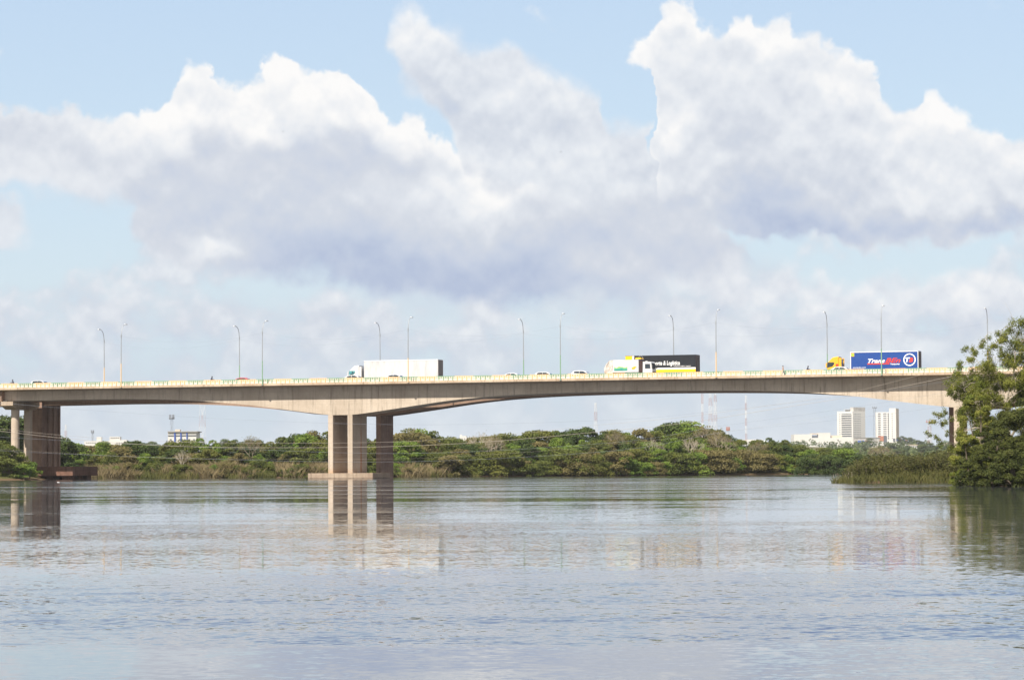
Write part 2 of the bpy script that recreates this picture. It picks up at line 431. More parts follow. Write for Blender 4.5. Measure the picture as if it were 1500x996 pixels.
def text_mesh(s, size, mat, name='lettering', shear=0, bold=0, ext=.004, sx=1.0, align='LEFT'):
    cu = bpy.data.curves.new('t', 'FONT'); cu.body = s; cu.size = size; cu.shear = shear; cu.offset = bold; cu.extrude = ext
    cu.align_x = align; cu.resolution_u = 2
    o = bpy.data.objects.new('t', cu); COL.objects.link(o)
    dg = bpy.context.evaluated_depsgraph_get(); me = bpy.data.meshes.new_from_object(o.evaluated_get(dg))
    bpy.data.objects.remove(o); bpy.data.curves.remove(cu)
    me.materials.clear(); me.materials.append(mat)
    if sx != 1.0: me.transform(Matrix.Diagonal((sx, 1, 1, 1)))
    me.name = name
    return me
def put(me, name, parent, loc, rot):
    o = bpy.data.objects.new(name, me); COL.objects.link(o); o.parent = parent; o.location = loc; o.rotation_euler = rot; return o

# ------------------------------------------------------------------ terrain and water
RIV = [(-1500, -600), (-1500, 470), (-420, 500), (-200, 533), (-98, 541), (-93.5, 546), (-92.5, 556), (-92, 599), (-63, 601), (-21, 606), (16, 627), (71, 660), (79, 650), (79, 600),
       (72, 484), (60, 425), (46, 350), (37.5, 326), (38.5, 318), (49, 311), (43, 268), (44, 252), (60, 240), (150, 225), (420, 190), (1500, 150), (1500, -600)]
def sdist(X, Y):
    P = np.array(RIV, float); n = len(P); d2 = np.full(X.shape, 1e18); ins = np.zeros(X.shape, bool)
    for i in range(n):
        a = P[i]; b = P[(i + 1) % n]; e = b - a
        t = np.clip(((X - a[0]) * e[0] + (Y - a[1]) * e[1]) / (e @ e), 0, 1)
        d2 = np.minimum(d2, (X - a[0] - t * e[0]) ** 2 + (Y - a[1] - t * e[1]) ** 2)
        c = ((a[1] > Y) != (b[1] > Y))
        with np.errstate(divide='ignore', invalid='ignore'):
            ins ^= c & (X < (b[0] - a[0]) * (Y - a[1]) / (b[1] - a[1] + 1e-12) + a[0])
    return np.sqrt(d2) * np.where(ins, -1, 1)
def sstep(x, a, b): t = np.clip((x - a) / (b - a), 0, 1); return t * t * (3 - 2 * t)
def hgt(X, Y):
    X = np.asarray(X, float); Y = np.asarray(Y, float)
    s = sdist(X, Y)
    z = np.where(s < 0, np.maximum(s * .35, -3), np.minimum(s * .22, 1.1)) 
    r = np.hypot(X, Y)
    z = z + sstep(r, 1000, 3700) * 25 + sstep(s, 5, 60) * .6 * (np.sin(X * .043) + np.sin(Y * .037 + 1))
    return z + sstep(s, 0, 6) * .3 * np.sin(X * .9 + Y * .31)
def gz(x, y): return float(hgt(np.array([x]), np.array([y]))[0])
xs = np.unique(np.concatenate([np.linspace(-9000, -400, 22), np.linspace(-400, -130, 28), np.linspace(-130, 130, 100), np.linspace(130, 420, 26), np.linspace(420, 9000, 22)]))
ys = np.unique(np.concatenate([np.linspace(-900, 180, 10), np.linspace(180, 720, 200), np.linspace(720, 1500, 20), np.linspace(1500, 13000, 24)]))
GX, GY = np.meshgrid(xs, ys); GZ = hgt(GX, GY); nx, ny = len(xs), len(ys)
idx = np.arange(nx * ny).reshape(ny, nx)
gm = MB(); gm.v = list(zip(GX.ravel().tolist(), GY.ravel().tolist(), GZ.ravel().tolist()))
gm.f = np.stack([idx[:-1, :-1], idx[:-1, 1:], idx[1:, 1:], idx[1:, :-1]], -1).reshape(-1, 4).tolist(); gm.mi = [0] * len(gm.f)
m, b_ = new_mat('riverside_ground'); p = worldpos()
n1 = noise(p, .05, 5); n2 = noise(p, .9, 6, .65)
c = mixc(step(n1, .4, .6), (.075, .075, .028), (.13, .11, .055)); c = mixc(step(n2, .5, .7) * .6, c, (.045, .055, .018))
x, y, z = sep(p); c = mixc(step(z + (n2 - .5) * .5, .15, .45, 1, 0), c, (.11, .075, .045))
setc(b_, c, .95, .1); M['ground'] = m
g = gm.build('ground', m, recalc=False, smooth=True); tag(g, kind='structure')

# water: slope field straight from noise so that far ripples stay ripples
m, b_ = new_mat('river_water'); p = worldpos(); x, y, z = sep(p)
pf = comb(x, y, 0)
dist = S._m('POWER', x * x + y * y, .5)
wl = noise(vm('MULTIPLY', pf, (.012, .05, 1)), 1.0, 4, .6)             # wind lanes
wl2 = noise(vm('MULTIPLY', pf, (.06, .30, 1)), 1.0, 4, .6)
gust = step(dist + (noise(vm('MULTIPLY', pf, (.08, .2, 1)), 1, 4) - .5) * 22, 30, 35) * step(dist + (wl2 - .5) * 14, 44, 56, 1, 0)
mid = step(dist + (wl - .5) * 60, 55, 190, 1, 0)
calm = step(wl, .42, .60, .35, 1.6) * step(wl2, .38, .64, .4, 1.6)
amp = (mid * .0085 + .0085 * calm + step(dist, 140, 330) * .030 * calm) + gust * .09 * step(wl2, .35, .6, .35, 1.1)
def slope(k, det, o): 
    return vm('SUBTRACT', noise(vm('ADD', pf, (o, o * 1.7, 0)), k, det, .55, color=True), (.5, .5, .5))
s1 = slope(6.0, 2, 3.1); s2 = slope(.9, 2, 11.0); s3 = slope(.11, 2, 31.0)
sx1, sy1, _ = sep(s1); sx2, sy2, _ = sep(s2); sx3, sy3, _ = sep(s3)
NX = (sx1 * 2.2 + sx2 * 1.2 + sx3 * .3) * amp
NY = (sy1 * 3.0 + sy2 * 1.1 + sy3 * .3) * amp - amp * .36
NZ = comb(NX, NY, 1.0)
nrm = vm('NORMALIZE', NZ)
S.nt.links.new(nrm.k, b_.inputs['Normal'])
setc(b_, mixc(step(noise(pf, .02, 4), .4, .6), (.058, .066, .080), (.048, .056, .070)), .02, .5)
b_.inputs['IOR'].default_value = 1.45
M['water'] = m
wm = MB().add([(-8000, -2000, 0), (8000, -2000, 0), (8000, 3000, 0), (-8000, 3000, 0)], [(0, 1, 2, 3)])
wtr = wm.build('river_water', m, recalc=False); tag(wtr, kind='structure')

# ------------------------------------------------------------------ the two parallel bridges
ZT = 17.95                                    # deck top
PROF = [(0, 15.62), (10, 15.56), (20, 15.40), (28, 15.10), (35, 14.62), (40, 14.08), (45, 13.40), (50, 12.75), (54, 12.25), (57, 11.95), (61, 11.95),
        (64, 12.25), (70, 12.98), (76, 13.82), (84, 14.62), (92, 15.15), (101, 15.50), (112, 15.60), (128, 15.46), (140, 15.42), (400, 15.42)]
def zbot(t):
    d = abs(t - 24.1)
    for (a, za), (b, zb) in zip(PROF, PROF[1:]):
        if a <= d <= b: return za + (zb - za) * (d - a) / (b - a)
    return 15.42
def zb_s(t): return sum(zbot(t + k) for k in (-3, -1.5, 0, 1.5, 3)) / 5 if abs(abs(t - 24.1) - 59) > 5 else zbot(t)
T0, T1 = -107.2, 190.0
def girder(t0, t1, v0, v1, drop=0.0):
    mb = MB(); ts = []; t = t0
    while t < t1: ts.append(t); t += 1.5
    ts.append(t1)
    vs = []
    for t in ts:
        z = zb_s(t) - drop * float(np.clip((-37 - t) / 9, 0, 1)); vs += [(t, v0, 17.35), (t, v0, z), (t, v1, z), (t, v1, 17.35)]
    fs = [(4 * i + k, 4 * i + (k + 1) % 4, 4 * i + 4 + (k + 1) % 4, 4 * i + 4 + k) for i in range(len(ts) - 1) for k in range(4)]
    fs += [(0, 1, 2, 3), tuple(4 * (len(ts) - 1) + k for k in (3, 2, 1, 0))]
    return mb.add(vs, fs)
def slab(t0, t1, va, vb, w0, w1):
    mb = MB(); sec = [(va, ZT), (va, 17.60), (w0 - .15, 17.37), (w1 + .15, 17.37), (vb, 17.60), (vb, ZT)]
    n = 60; vs = []
    for i in range(n + 1):
        t = t0 + (t1 - t0) * i / n; vs += [(t, v, z) for v, z in sec]
    k = len(sec)
    fs = [(k * i + j, k * i + (j + 1) % k, k * (i + 1) + (j + 1) % k, k * (i + 1) + j) for i in range(n) for j in range(k)]
    fs += [tuple(range(k)), tuple(range(k * n + k - 1, k * n - 1, -1))]
    return mb.add(vs, fs)
def bridge_empty(label):
    return empty('road_bridge', (0, Y0, 0), -BA, label, 'bridge')

NB = bridge_empty('long pale concrete road bridge with arched girder and yellow and green railing, nearer of two')
slab(-150, T1, 0, 11.6, 2.3, 9.3).build('deck', M['slab'], NB)
girder(T0 + .2, T1, 2.3, 9.3).build('girder', M['web'], NB)
# approach spans: four beams with a gap at the joint
for v in (1.6, 4.3, 7.0, 9.7):
    MB().box(-150, -107.9, v, v + .45, 15.9, 17.36).box(-150, -107.9, v - .2, v + .65, 15.66, 15.9).build('approach_beam', M['web'], NB)
MB().box(-150, T1, .32, 11.3, ZT + .004, ZT + .02).build('road_surface', M['asphalt'], NB)
ln = MB()
t = -148
while t < 188: ln.box(t, t + 2, 6.2, 6.32, ZT + .024, ZT + .028); t += 6
ln.box(-150, T1, 2.4, 2.52, ZT + .024, ZT + .028).box(-150, T1, 9.9, 10.02, ZT + .024, ZT + .028)
ln.build('lane_marking', M['line'], NB)
# painted balustrade: a panel of four posts, yellow and green in turn
def panel(w, seed):
    rnd = random.Random(seed); mb = MB()
    mb.cbox(0, w - .03, -.13, .13, .70, .84, .015)
    mb.box(.004, w - .034, -.07, .07, .40, .49)
    n = 4; d = w / n
    for i in range(n):
        x = (i + .5) * d
        mb.box(x - .065, x + .065, -.10, .10, .0, .702)
        for q in (.36, ):
            xx = x + d * .5
            if i < n - 1: mb.box(xx - .06, xx + .06, -.06, .06, .488, .702)
    return mb
PW_ = 3.66
pm = {}
for key in ('yellow', 'green'):
    pm[key] = panel(PW_, 1).mesh('railing_panel', M[key])
tstart = tv(355 / 8.333 + 490, 0)             # a green panel begins here
k0 = math.floor((-118 - tstart) / PW_)
kk = k0
while True:
    t = tstart + kk * PW_
    if t > 108: break
    me = pm['green' if kk % 2 == 0 else 'yellow']
    o = bpy.data.objects.new('railing_panel', me); COL.objects.link(o); o.parent = NB; o.location = (t, .17, ZT + .06)
    kk += 1
for a, b in ((-150, tstart + k0 * PW_), (t, T1)):
    n = max(1, int((b - a) / PW_)); d = (b - a) / n; rest = MB(); rest.cbox(a, b, .09, .25, ZT + .06, ZT + .2, .01)     # railing outside the picture
    for i in range(n):
        for mb_v in [panel(d, 1)]:
            rest.add([(x + a + i * d, y + .17, z + ZT + .06) for x, y, z in mb_v.v], mb_v.f)
    rest.build('railing_end', M['yellow'], NB)
MB().cbox(-150, T1, .015, .34, ZT - .02, ZT + .10, .01).build('kerb', M['slab'], NB)
def barrier_poly(v): return [(v, 0), (v + .42, 0), (v + .40, .12), (v + .27, .33), (v + .24, .80), (v + .12, .80), (v + .09, .33), (v + .02, .12)]
def barrier(v):
    mb = MB(); pts = barrier_poly(v); n = len(pts)
    vs = [(-150, y, z + ZT + .02) for y, z in pts] + [(T1, y, z + ZT + .02) for y, z in pts]
    return mb.add(vs, [tuple(range(n)), tuple(range(2 * n - 1, n - 1, -1))] + [(i, i + n, (i + 1) % n + n, (i + 1) % n) for i in range(n)])
barrier(1.55).build('safety_barrier', M['barrier'], NB)
barrier(10.9).build('safety_barrier', M['barrier'], NB)
# piers: pairs of blades on a pile cap
def blade(t0, t1, v0, v1, z0, z1, c=.03): return MB().cbox(t0, t1, v0, v1, z0, z1, c)
for i, tt in enumerate((-37.66, -33.68, 80.86, 84.84)):
    o = blade(tt, tt + 1.0, 2.30, 9.25, .95, zbot(tt + .5) + .05).build('pier_wall', M['pier_rust'] if i == 1 else M['pier'], NB)
MB().cbox(-41.5, -28.25, 1.55, 9.9, -.05, 1.06, .05).build('pile_cap', M['cap'], NB)
MB().cbox(77.0, 89.5, 1.55, 9.9, .2, 1.2, .05).build('pile_cap', M['cap'], NB)
for tc in (-39.5, -35, -30.3):
    for vc in (3, 8.5): MB().cyl((tc, vc, -2), (0, 0, 1), .7, 4, 14).build('pile', M['cap'], NB)
# round columns and crosshead at the left end of the main spans
for vc in (3.7, 8.7):
    MB().tube([(-105.3, vc, -1.5), (-105.3, vc, 13.9)], .82, 28).build('pier_column', M['pier'], NB, smooth=False)
def crosshead(tc, w):
    mb = MB(); pr = [(0.9, 15.35), (0.9, 14.55), (2.7, 13.80), (9.7, 13.80), (11.4, 14.55), (11.4, 15.35)]
    vs = [(tc - w, v, z) for v, z in pr] + [(tc + w, v, z) for v, z in pr]; n = len(pr)
    return mb.add(vs, [tuple(range(n)), tuple(range(2 * n - 1, n - 1, -1))] + [(i, i + n, (i + 1) % n + n, (i + 1) % n) for i in range(n)])
crosshead(-105.6, 1.35).build('crosshead', M['cap'], NB)
for v in (1.8, 4.5, 7.2, 9.9): MB().box(-107.0, -105.9, v - .25, v + .25, 15.352, 15.50).build('bearing', M['chassis'], NB)
MB().box(-107.1, -106.9, 1.0, 10.9, 15.36, 17.3).build('joint_wall', M['oldpier'], NB)

FB = bridge_empty('second concrete road bridge running parallel just behind the nearer one, standing on brown wall piers')
V2 = 13.3
slab(-150, T1, V2, V2 + 11.0, V2 + 2.3, V2 + 8.7).build('deck', M['slab'], FB)
girder(-150, T1, V2 + 2.3, V2 + 8.7, .6).build('girder', M['shadeweb'], FB)
MB().box(-150, T1, V2 + .3, V2 + 10.7, ZT + .004, ZT + .02).build('road_surface', M['asphalt'], FB)
barrier(V2 + .1).build('safety_barrier', M['barrier'], FB); barrier(V2 + 10.4).build('safety_barrier', M['barrier'], FB)
blade(-33.5, -32.5, V2 + 2.35, V2 + 8.65, -1.5, zbot(-33) + .05).build('pier_wall', M['oldpier'], FB)
blade(77.36, 78.5, V2 + 2.35, V2 + 8.65, -1.5, zbot(77.9) + .05).build('pier_wall', M['oldpier'], FB)
pw = MB().box(-107.9, -106.2, V2 + 2.4, V2 + 9.3, 2.5, 15.5)
for v in (2.35, 4.6, 6.9, 9.0): pw.box(-106.21, -105.85, V2 + v, V2 + v + .5, 2.5, 15.5)
pw.box(-108.2, -105.7, V2 + 1.6, V2 + 2.4, 2.5, 15.48).build('pier_wall', M['oldpier'], FB)
MB().cbox(-110.5, -98.0, 13.6, 24.0, .75, 2.6, .04).build('pile_cap', M['oldcap'], FB)
for tc in (-108, -104, -100):
    for vc in (15.5, 19, 22.5): MB().box(tc - .9, tc + .9, vc - .9, vc + .9, -2.5, .76).build('pile', M['oldcap'], FB)

# ------------------------------------------------------------------ lamp posts
def lamp(paint, side):
    root = empty('street_lamp')
    L = 12.2
    MB().tube([(0, 0, 0), (0, 0, 4.6)], [.105, .095], 10).build('painted_pole', M[paint], root)
    pts = [(0, 0, 4.6), (0, side * .03, 7.5), (0, side * .08, 10.0), (0, side * .22, 10.9), (0, side * .55, 11.65), (0, side * 1.05, 12.05), (0, side * 1.7, L)]
    MB().tube(pts, [.092, .08, .068, .062, .056, .05, .045], 8).build('upper_pole', M['polegrey'], root)
    MB().cbox(-.12, .12, side * 1.6 - .1, side * 2.4 + .1 * side, L - .04, L + .10, .02) .build('lamp_head', M['lampwhite'], root)
    MB().cbox(-.09, .09, side * .02 - .09, side * .02 + .09, 9.6, 10.15, .02).build('junction_box', M['polegrey'], root)
    MB().cyl((0, 0, .03), (0, 0, 1), .2, .06, 12).build('base_plate', M['polegrey'], root)
    return root
NL = [(-79.99, 'yellow'), (-50.1, 'green'), (-20.4, 'yellow'), (9.45, 'green'), (38.8, 'yellow'), (68.75, 'green')]
FL = [(-96.5, 'yellow'), (-66.3, 'green'), (-36.04, 'yellow'), (-6.3, 'green'), (23.7, 'yellow'), (53.24, 'green'), (82.93, 'yellow')]
pos_near = ['above the left side span', 'over the arch left of the white lorry', 'in front of the white trailer', 'between two white cars at mid-bridge',
            'just right of the black trailer', 'in front of the blue trailer']
pos_far = ['near the left end of the bridge', 'near the red car', 'behind the white lorry cab', 'behind the middle pair of cars', 'rising behind the black trailer',
           'behind the yellow lorry cab', 'rising behind the tree at right']
for rows, v, sd, where, posn, sgrp in ((NL, -.13, 1, 'near railing', pos_near, 'lamp posts along the near railing'), (FL, 23.9, -1, 'far side', pos_far, 'lamp posts along the far side of the bridge')):
    protos = {}
    for i, (t, paint) in enumerate(rows):
        if paint not in protos:
            o = lamp(paint, sd); protos[paint] = tree_of(o)
        else: o = copy_tree(protos[paint])
        q = bw(t, v, 17.95 if sd < 0 else 17.7); o.location = q; o.rotation_euler = (0, 0, -BA)
        tag(o, f'{paint}-footed lamp post on the {where}, {posn[i]}', 'lamp post', sgrp)
    # the cable strung from lamp to lamp
    for i in range(len(rows) - 1):
        a = bw(rows[i][0], v + sd * .1, 27.6); b = bw(rows[i + 1][0], v + sd * .1, 27.6)
        pts = [a.lerp(b, k / 14) + Vector((0, 0, -1.5 * 4 * (k / 14) * (1 - k / 14))) for k in range(15)]
        tag(MB().tube(pts, .011, 4).build('lamp_cable', M['darkwire']), f'sagging cable right of the {ordn(i)} lamp post from the left, {where}',
            'cable', 'cables strung between the lamp posts')

# ------------------------------------------------------------------ power lines crossing in front
def powerline(pts, ya, yb, rad, label, mat='wire'):
    P = []
    for px, py in pts:
        k = (px + 300) / 2100; P.append(at(px, py, ya + (yb - ya) * k))
    Q = []
    for i in range(len(P) - 1):            # Catmull-Rom through the points
        p0 = P[max(i - 1, 0)]; p1 = P[i]; p2 = P[i + 1]; p3 = P[min(i + 2, len(P) - 1)]
        for k in range(6):
            t = k / 6; Q.append(.5 * ((2 * p1) + (p2 - p0) * t + (2 * p0 - 5 * p1 + 4 * p2 - p3) * t * t + (3 * p1 - p0 - 3 * p2 + p3) * t ** 3))
    Q.append(P[-1])
    tag(MB().tube(Q, rad, 5).build('power_line', M[mat]), label, 'power line', 'power lines crossing the river')
powerline([(-300, 592), (-100, 617), (0, 628), (85, 637), (200, 645), (300, 648), (420, 649), (520, 648.4), (600, 646.5), (660, 642.5), (760, 635), (860, 624), (1000, 611), (1140, 597), (1198, 579), (1347, 549.6), (1500, 515), (1800, 440)][:13]
          + [(1140, 592), (1240, 576), (1347, 549.6), (1500, 512), (1800, 425)], 430, 400, .012, 'thin pale power line, upper of the pair crossing the piers')
powerline([(-300, 604), (-100, 623), (0, 631.5), (85, 641), (200, 650.5), (300, 654.6), (420, 655.6), (520, 655), (600, 653), (700, 648), (800, 639.8), (860, 634), (1000, 620), (1140, 598), (1240, 582), (1389, 552.4), (1500, 527), (1800, 450)],
          428, 398, .018, 'thicker pale power line, brightest of those crossing in front of the central pier')
powerline([(-300, 645), (0, 658), (85, 663), (200, 669), (300, 671.6), (440, 672.2), (560, 672.2), (640, 670), (800, 660), (1000, 640), (1200, 612), (1400, 575), (1600, 530), (1800, 480)],
          426, 396, .005, 'faint lowest power line crossing the lower part of the piers')
powerline([(-300, 560), (0, 590), (300, 612), (600, 622), (900, 615), (1049, 602), (1200, 585), (1400, 556), (1800, 480)], 432, 402, .010, 'hair-thin dark power line just under the arch', 'darkwire')
powerline([(-300, 620), (0, 640), (300, 655), (600, 664), (900, 648), (1049, 625), (1200, 604), (1400, 572), (1800, 500)], 434, 404, .010, 'hair-thin dark power line across the sky left of the white towers', 'darkwire')
powerline([(-300, 640), (0, 660), (300, 672), (600, 676), (900, 660), (1060, 633), (1200, 618), (1400, 592), (1800, 520)], 436, 406, .010, 'hair-thin dark power line passing behind the tall white tower roof', 'darkwire')

# ------------------------------------------------------------------ vehicles: local x forward, y left, z up
def wheel(parent, x, y, r, w, rim=.55):
    t = MB()
    pr = [(-w / 2, r * .62), (-w / 2, r * .93), (-w / 2 * .75, r), (w / 2 * .75, r), (w / 2, r * .93), (w / 2, r * .62)]
    n = 24; vs = []; 
    for k in range(n):
        a = 2 * PI * k / n; vs += [(q * 1, 0, 0) if False else (rr * math.cos(a), q, rr * math.sin(a)) for q, rr in pr]
    m = len(pr); fs = [(k * m + j, k * m + (j + 1) % m, ((k + 1) % n) * m + (j + 1) % m, ((k + 1) % n) * m + j) for k in range(n) for j in range(m)]
    t.add([(vx + x, vy + y, vz + r) for vx, vy, vz in vs], fs)
    wh = t.build('wheel', M['black'], parent)
    MB().cyl((x, y, r), (0, 1, 0), r * .62, w * .8, 18).cyl((x, y + (w * .42 if y > 0 else -w * .42), r), (0, 1, 0), r * .2, w * .2, 10).build('rim', M['chrome'], wh)
    return wh

def make_car(label, mat='white', kind='sedan'):
    root = empty('car', label=label, cat='car')
    W = .88
    if kind == 'sedan':
        top = [(-2.25, .62), (-2.22, .95), (-1.75, 1.04), (-1.15, 1.36), (-.55, 1.47), (.25, 1.46), (.75, 1.30), (1.25, .98), (2.05, .86), (2.25, .62)]
    else:
        top = [(-1.95, .62), (-1.98, 1.02), (-1.80, 1.30), (-1.45, 1.50), (-.6, 1.56), (.2, 1.52), (.72, 1.32), (1.15, 1.02), (1.85, .90), (2.02, .62)]
    prof = [(-2.2, .3)] + top + [(2.2, .3)]
    def hw(z): return W if z <= .95 else W - (z - .95) * .42
    # sections across the width; edges rounded by pulling the outermost ring in
    rings = []
    for f_, sq in ((-1, .93), (-.93, 1.0), (.93, 1.0), (1, .93)):
        rings.append([(x * (1 if abs(f_) < .95 else .985), f_ * hw(z), .3 + (z - .3) * (1 if abs(f_) < .95 else .965)) for x, z in prof])
    mb = MB(); n = len(prof); vs = [q for r_ in rings for q in r_]
    fs = [(k * n + j, k * n + (j + 1) % n, (k + 1) * n + (j + 1) % n, (k + 1) * n + j) for k in range(3) for j in range(n)]
    fs += [tuple(range(n)), tuple(range(4 * n - 1, 3 * n - 1, -1))]
    body = mb.add(vs, fs).build('body', M[mat], root)
    sd = kind == 'sedan'
    wins = ([(-1.08, 1.30), (-.52, 1.39), (-.38, 1.39), (-.38, 1.02), (-1.45, 1.04)], [(-.30, 1.39), (.22, 1.38), (.66, 1.24), (1.0, 1.01), (-.30, 1.01)]) if sd else \
           ([(-1.45, 1.40), (-.6, 1.46), (-.5, 1.46), (-.5, 1.05), (-1.62, 1.08)], [(-.42, 1.46), (.16, 1.43), (.62, 1.26), (.95, 1.04), (-.42, 1.04)])
    for s in (-1, 1):
        for wv in wins:
            g = MB(); o = [(x, s * (hw(z) + .004), z) for x, z in wv]; i = [(x, s * (hw(z) - .03), z) for x, z in wv]; k = len(o)
            g.add(o + i, [tuple(range(k)), tuple(range(2 * k - 1, k - 1, -1))] + [(a, a + k, (a + 1) % k + k, (a + 1) % k) for a in range(k)]).build('window', M['glass'], root)
        MB().cbox(.85, 1.0, s * (W + .02) - .09 + (0 if s > 0 else 0), s * (W + .02) + .09, .98, 1.10, .02).build('mirror', M[mat], root)
        MB().cbox(2.02 if sd else 1.84, 2.2 if sd else 2.0, s * .62 - .18, s * .62 + .18, .64, .78, .02).build('headlight', M['headlamp'], root)
        MB().cbox(-2.27 if sd else -2.01, -2.15, s * .66 - .16, s * .66 + .16, .72, .92, .02).build('tail_light', M['darkred'], root)
        for x in ((-1.35, 1.4) if sd else (-1.25, 1.3)): wheel(root, x, s * .80, .32, .2)
    def pane(name, a, b):
        (x0, z0), (x1, z1) = a, b; dx, dz = x1 - x0, z1 - z0; L = math.hypot(dx, dz); nx, nz = -dz / L * .012, dx / L * .012
        if nz < 0: nx, nz = -nx, -nz
        y0, y1 = hw(z0) * .88, hw(z1) * .86
        MB().add([(x0 + nx, -y0, z0 + nz), (x0 + nx, y0, z0 + nz), (x1 + nx, y1, z1 + nz), (x1 + nx, -y1, z1 + nz),
                  (x0 - nx, -y0, z0 - nz), (x0 - nx, y0, z0 - nz), (x1 - nx, y1, z1 - nz), (x1 - nx, -y1, z1 - nz)],
                 [(0, 1, 2, 3), (7, 6, 5, 4), (0, 4, 5, 1), (1, 5, 6, 2), (2, 6, 7, 3), (3, 7, 4, 0)]).build(name, M['glass'], root)
    if sd: pane('windscreen', (1.18, 1.03), (.80, 1.265)); pane('rear_window', (-1.65, 1.10), (-1.2, 1.325))
    else: pane('windscreen', (1.08, 1.07), (.75, 1.295)); pane('rear_window', (-1.94, 1.10), (-1.83, 1.26))
    return root

def place(o, t, v, heading, z=ZT + .02):
    o.location = bw(t, v, z); o.rotation_euler = (0, 0, -BA + (0 if heading > 0 else PI)); return o

def cab(root, paint, trim, zr=3.75, glass='glass'):
    """cab-over tractor cab with sloping roof fairing; its front is at x = 0"""
    b = MB(); W = 1.22
    pr = [(0.0, .45), (.06, 1.55), (-.02, 2.55), (-.22, 2.85), (-.95, zr - .18), (-1.75, zr), (-2.12, zr - .02), (-2.15, .95), (-1.9, .9), (-1.9, .45)]
    rings = []
    for y, k in ((-W, .94), (-W + .1, 1), (W - .1, 1), (W, .94)):
        rings.append([(-1.0 + (x + 1.0) * k if k < 1 else x, y, .45 + (z - .45) * (k * .5 + .5)) for x, z in pr])
    n = len(pr); vs = [q for r_ in rings for q in r_]
    fs = [(k * n + j, k * n + (j + 1) % n, (k + 1) * n + (j + 1) % n, (k + 1) * n + j) for k in range(3) for j in range(n)] + [tuple(range(n)), tuple(range(4 * n - 1, 3 * n - 1, -1))]
    b.add(vs, fs); o = b.build('cab', M[paint], root)
    for s in (-1, 1):
        g = MB(); poly = [(-.02, 1.75), (-.03, 2.72), (-1.25, 2.72), (-1.30, 2.40), (-.95, 1.95)]
        vs = [(x, s * (W + .006), z) for x, z in poly] + [(x, s * (W - .05), z) for x, z in poly]; k = len(poly)
        g.add(vs, [tuple(range(k)), tuple(range(2 * k - 1, k - 1, -1))] + [(a, a + k, (a + 1) % k + k, (a + 1) % k) for a in range(k)]).build('side_window', M[glass], o)
        MB().cbox(.02, .22, s * (W + .16) - .09, s * (W + .16) + .09, 1.75, 2.55, .03).build('mirror', M[trim], o)
        MB().cbox(-.06, .07, s * .9 - .22, s * .9 + .22, .78, .98, .02).build('headlight', M['headlamp'], o)
        # side deflector behind the cab
        MB().cbox(-2.62, -2.16, s * (W - .06) - .03, s * (W - .06) + .03, 1.0, zr - .25, .012).build('side_deflector', M[trim], o)
        MB().cbox(-1.45, -.1, s * (W + .005) - .02, s * (W + .005) + .02, .50, .80, .01).build('step', M['chassis'], o)
    MB().add([(.065, -1.1, 1.62), (.065, 1.1, 1.62), (.0, 1.08, 2.5), (.0, -1.08, 2.5), (.02, -1.1, 1.62), (.02, 1.1, 1.62), (-.05, 1.08, 2.5), (-.05, -1.08, 2.5)],
             [(0, 1, 2, 3), (7, 6, 5, 4), (0, 4, 5, 1), (1, 5, 6, 2), (2, 6, 7, 3), (3, 7, 4, 0)]).build('windscreen', M['glass'], o)
    MB().cbox(-.02, .16, -1.15, 1.15, 2.42, 2.66, .03).build('sun_visor', M[trim], o)
    MB().cbox(.05, .09, -.85, .85, .95, 1.42, .02).build('grille', M['chassis'], o)
    return o

def artic(label, paint, trim, gap, tl, hb=1.15, ht=4.45, zr=3.75, glass='glass', group=None):
    """articulated lorry, nose at x = 0, trailer box from -(2.3+gap) back over tl metres"""
    root = empty('articulated_lorry', label=label, cat='lorry', group=group)
    cab(root, paint, trim, zr, glass)
    xf = -(2.3 + gap)
    MB().cbox(-6.4, -1.2, -.45, .45, .75, 1.0, .03).build('tractor_chassis', M['chassis'], root)
    for s in (-1, 1):
        wheel(root, -1.35, s * 1.02, .52, .32)
        for x in (-4.4, -5.6): wheel(root, x, s * .98, .52, .5)
        for x in (xf - tl + 1.6, xf - tl + 2.85, xf - tl + 4.1): wheel(root, x, s * .98, .5, .5)
        MB().tube([(-3.9, s * .95, .8), (-2.9, s * .95, .8)], .33, 16).build('fuel_tank', M['chrome'], root)
    for s in (-.55, -.1, .5): MB().tube([(-2.45, s, 1.05), (-2.45, s, 3.1), (-2.62, s, 3.3)], .13, 10).build('exhaust_pipe' if s < 0 else 'air_intake', M['chrome'], root)
    return root, xf

def trailer_frame(root, xf, tl):
    MB().cbox(xf - tl + .1, xf - .4, -.5, .5, .92, 1.145, .02).build('trailer_chassis', M['chassis'], root)
    for s in (-1, 1):
        MB().box(xf - 2.9, xf - 2.75, s * .8 - .07, s * .8 + .07, .25, 1.14).build('landing_leg', M['chassis'], root)
        MB().cbox(xf - tl + 5.2, xf - 3.4, s * 1.22 - .02, s * 1.22 + .02, .55, .95, .01).build('side_guard', M['chassis'], root)
    MB().cbox(xf - tl - .02, xf - tl + .10, -1.2, 1.2, .45, .62, .02).build('rear_bumper', M['chassis'], root)

def rear_doors(root, xf, tl, hb, ht, mat):
    x = xf - tl
    for s in (-1, 1):
        d = MB().cbox(x - .05, x - .003, min(s * .02, s * 1.24), max(s * .02, s * 1.24), hb + .1, ht - .1, .012).build('rear_door', M[mat], root)
        for q in (.3, .9): MB().tube([(x - .075, s * q, hb + .12), (x - .075, s * q, ht - .12)], .022, 6).build('lock_bar', M['chrome'], d)
        MB().cbox(x - .06, x - .002, min(s * .8, s * 1.2), max(s * .8, s * 1.2), hb - .16, hb + .02, .01).build('tail_light', M['darkred'], root)

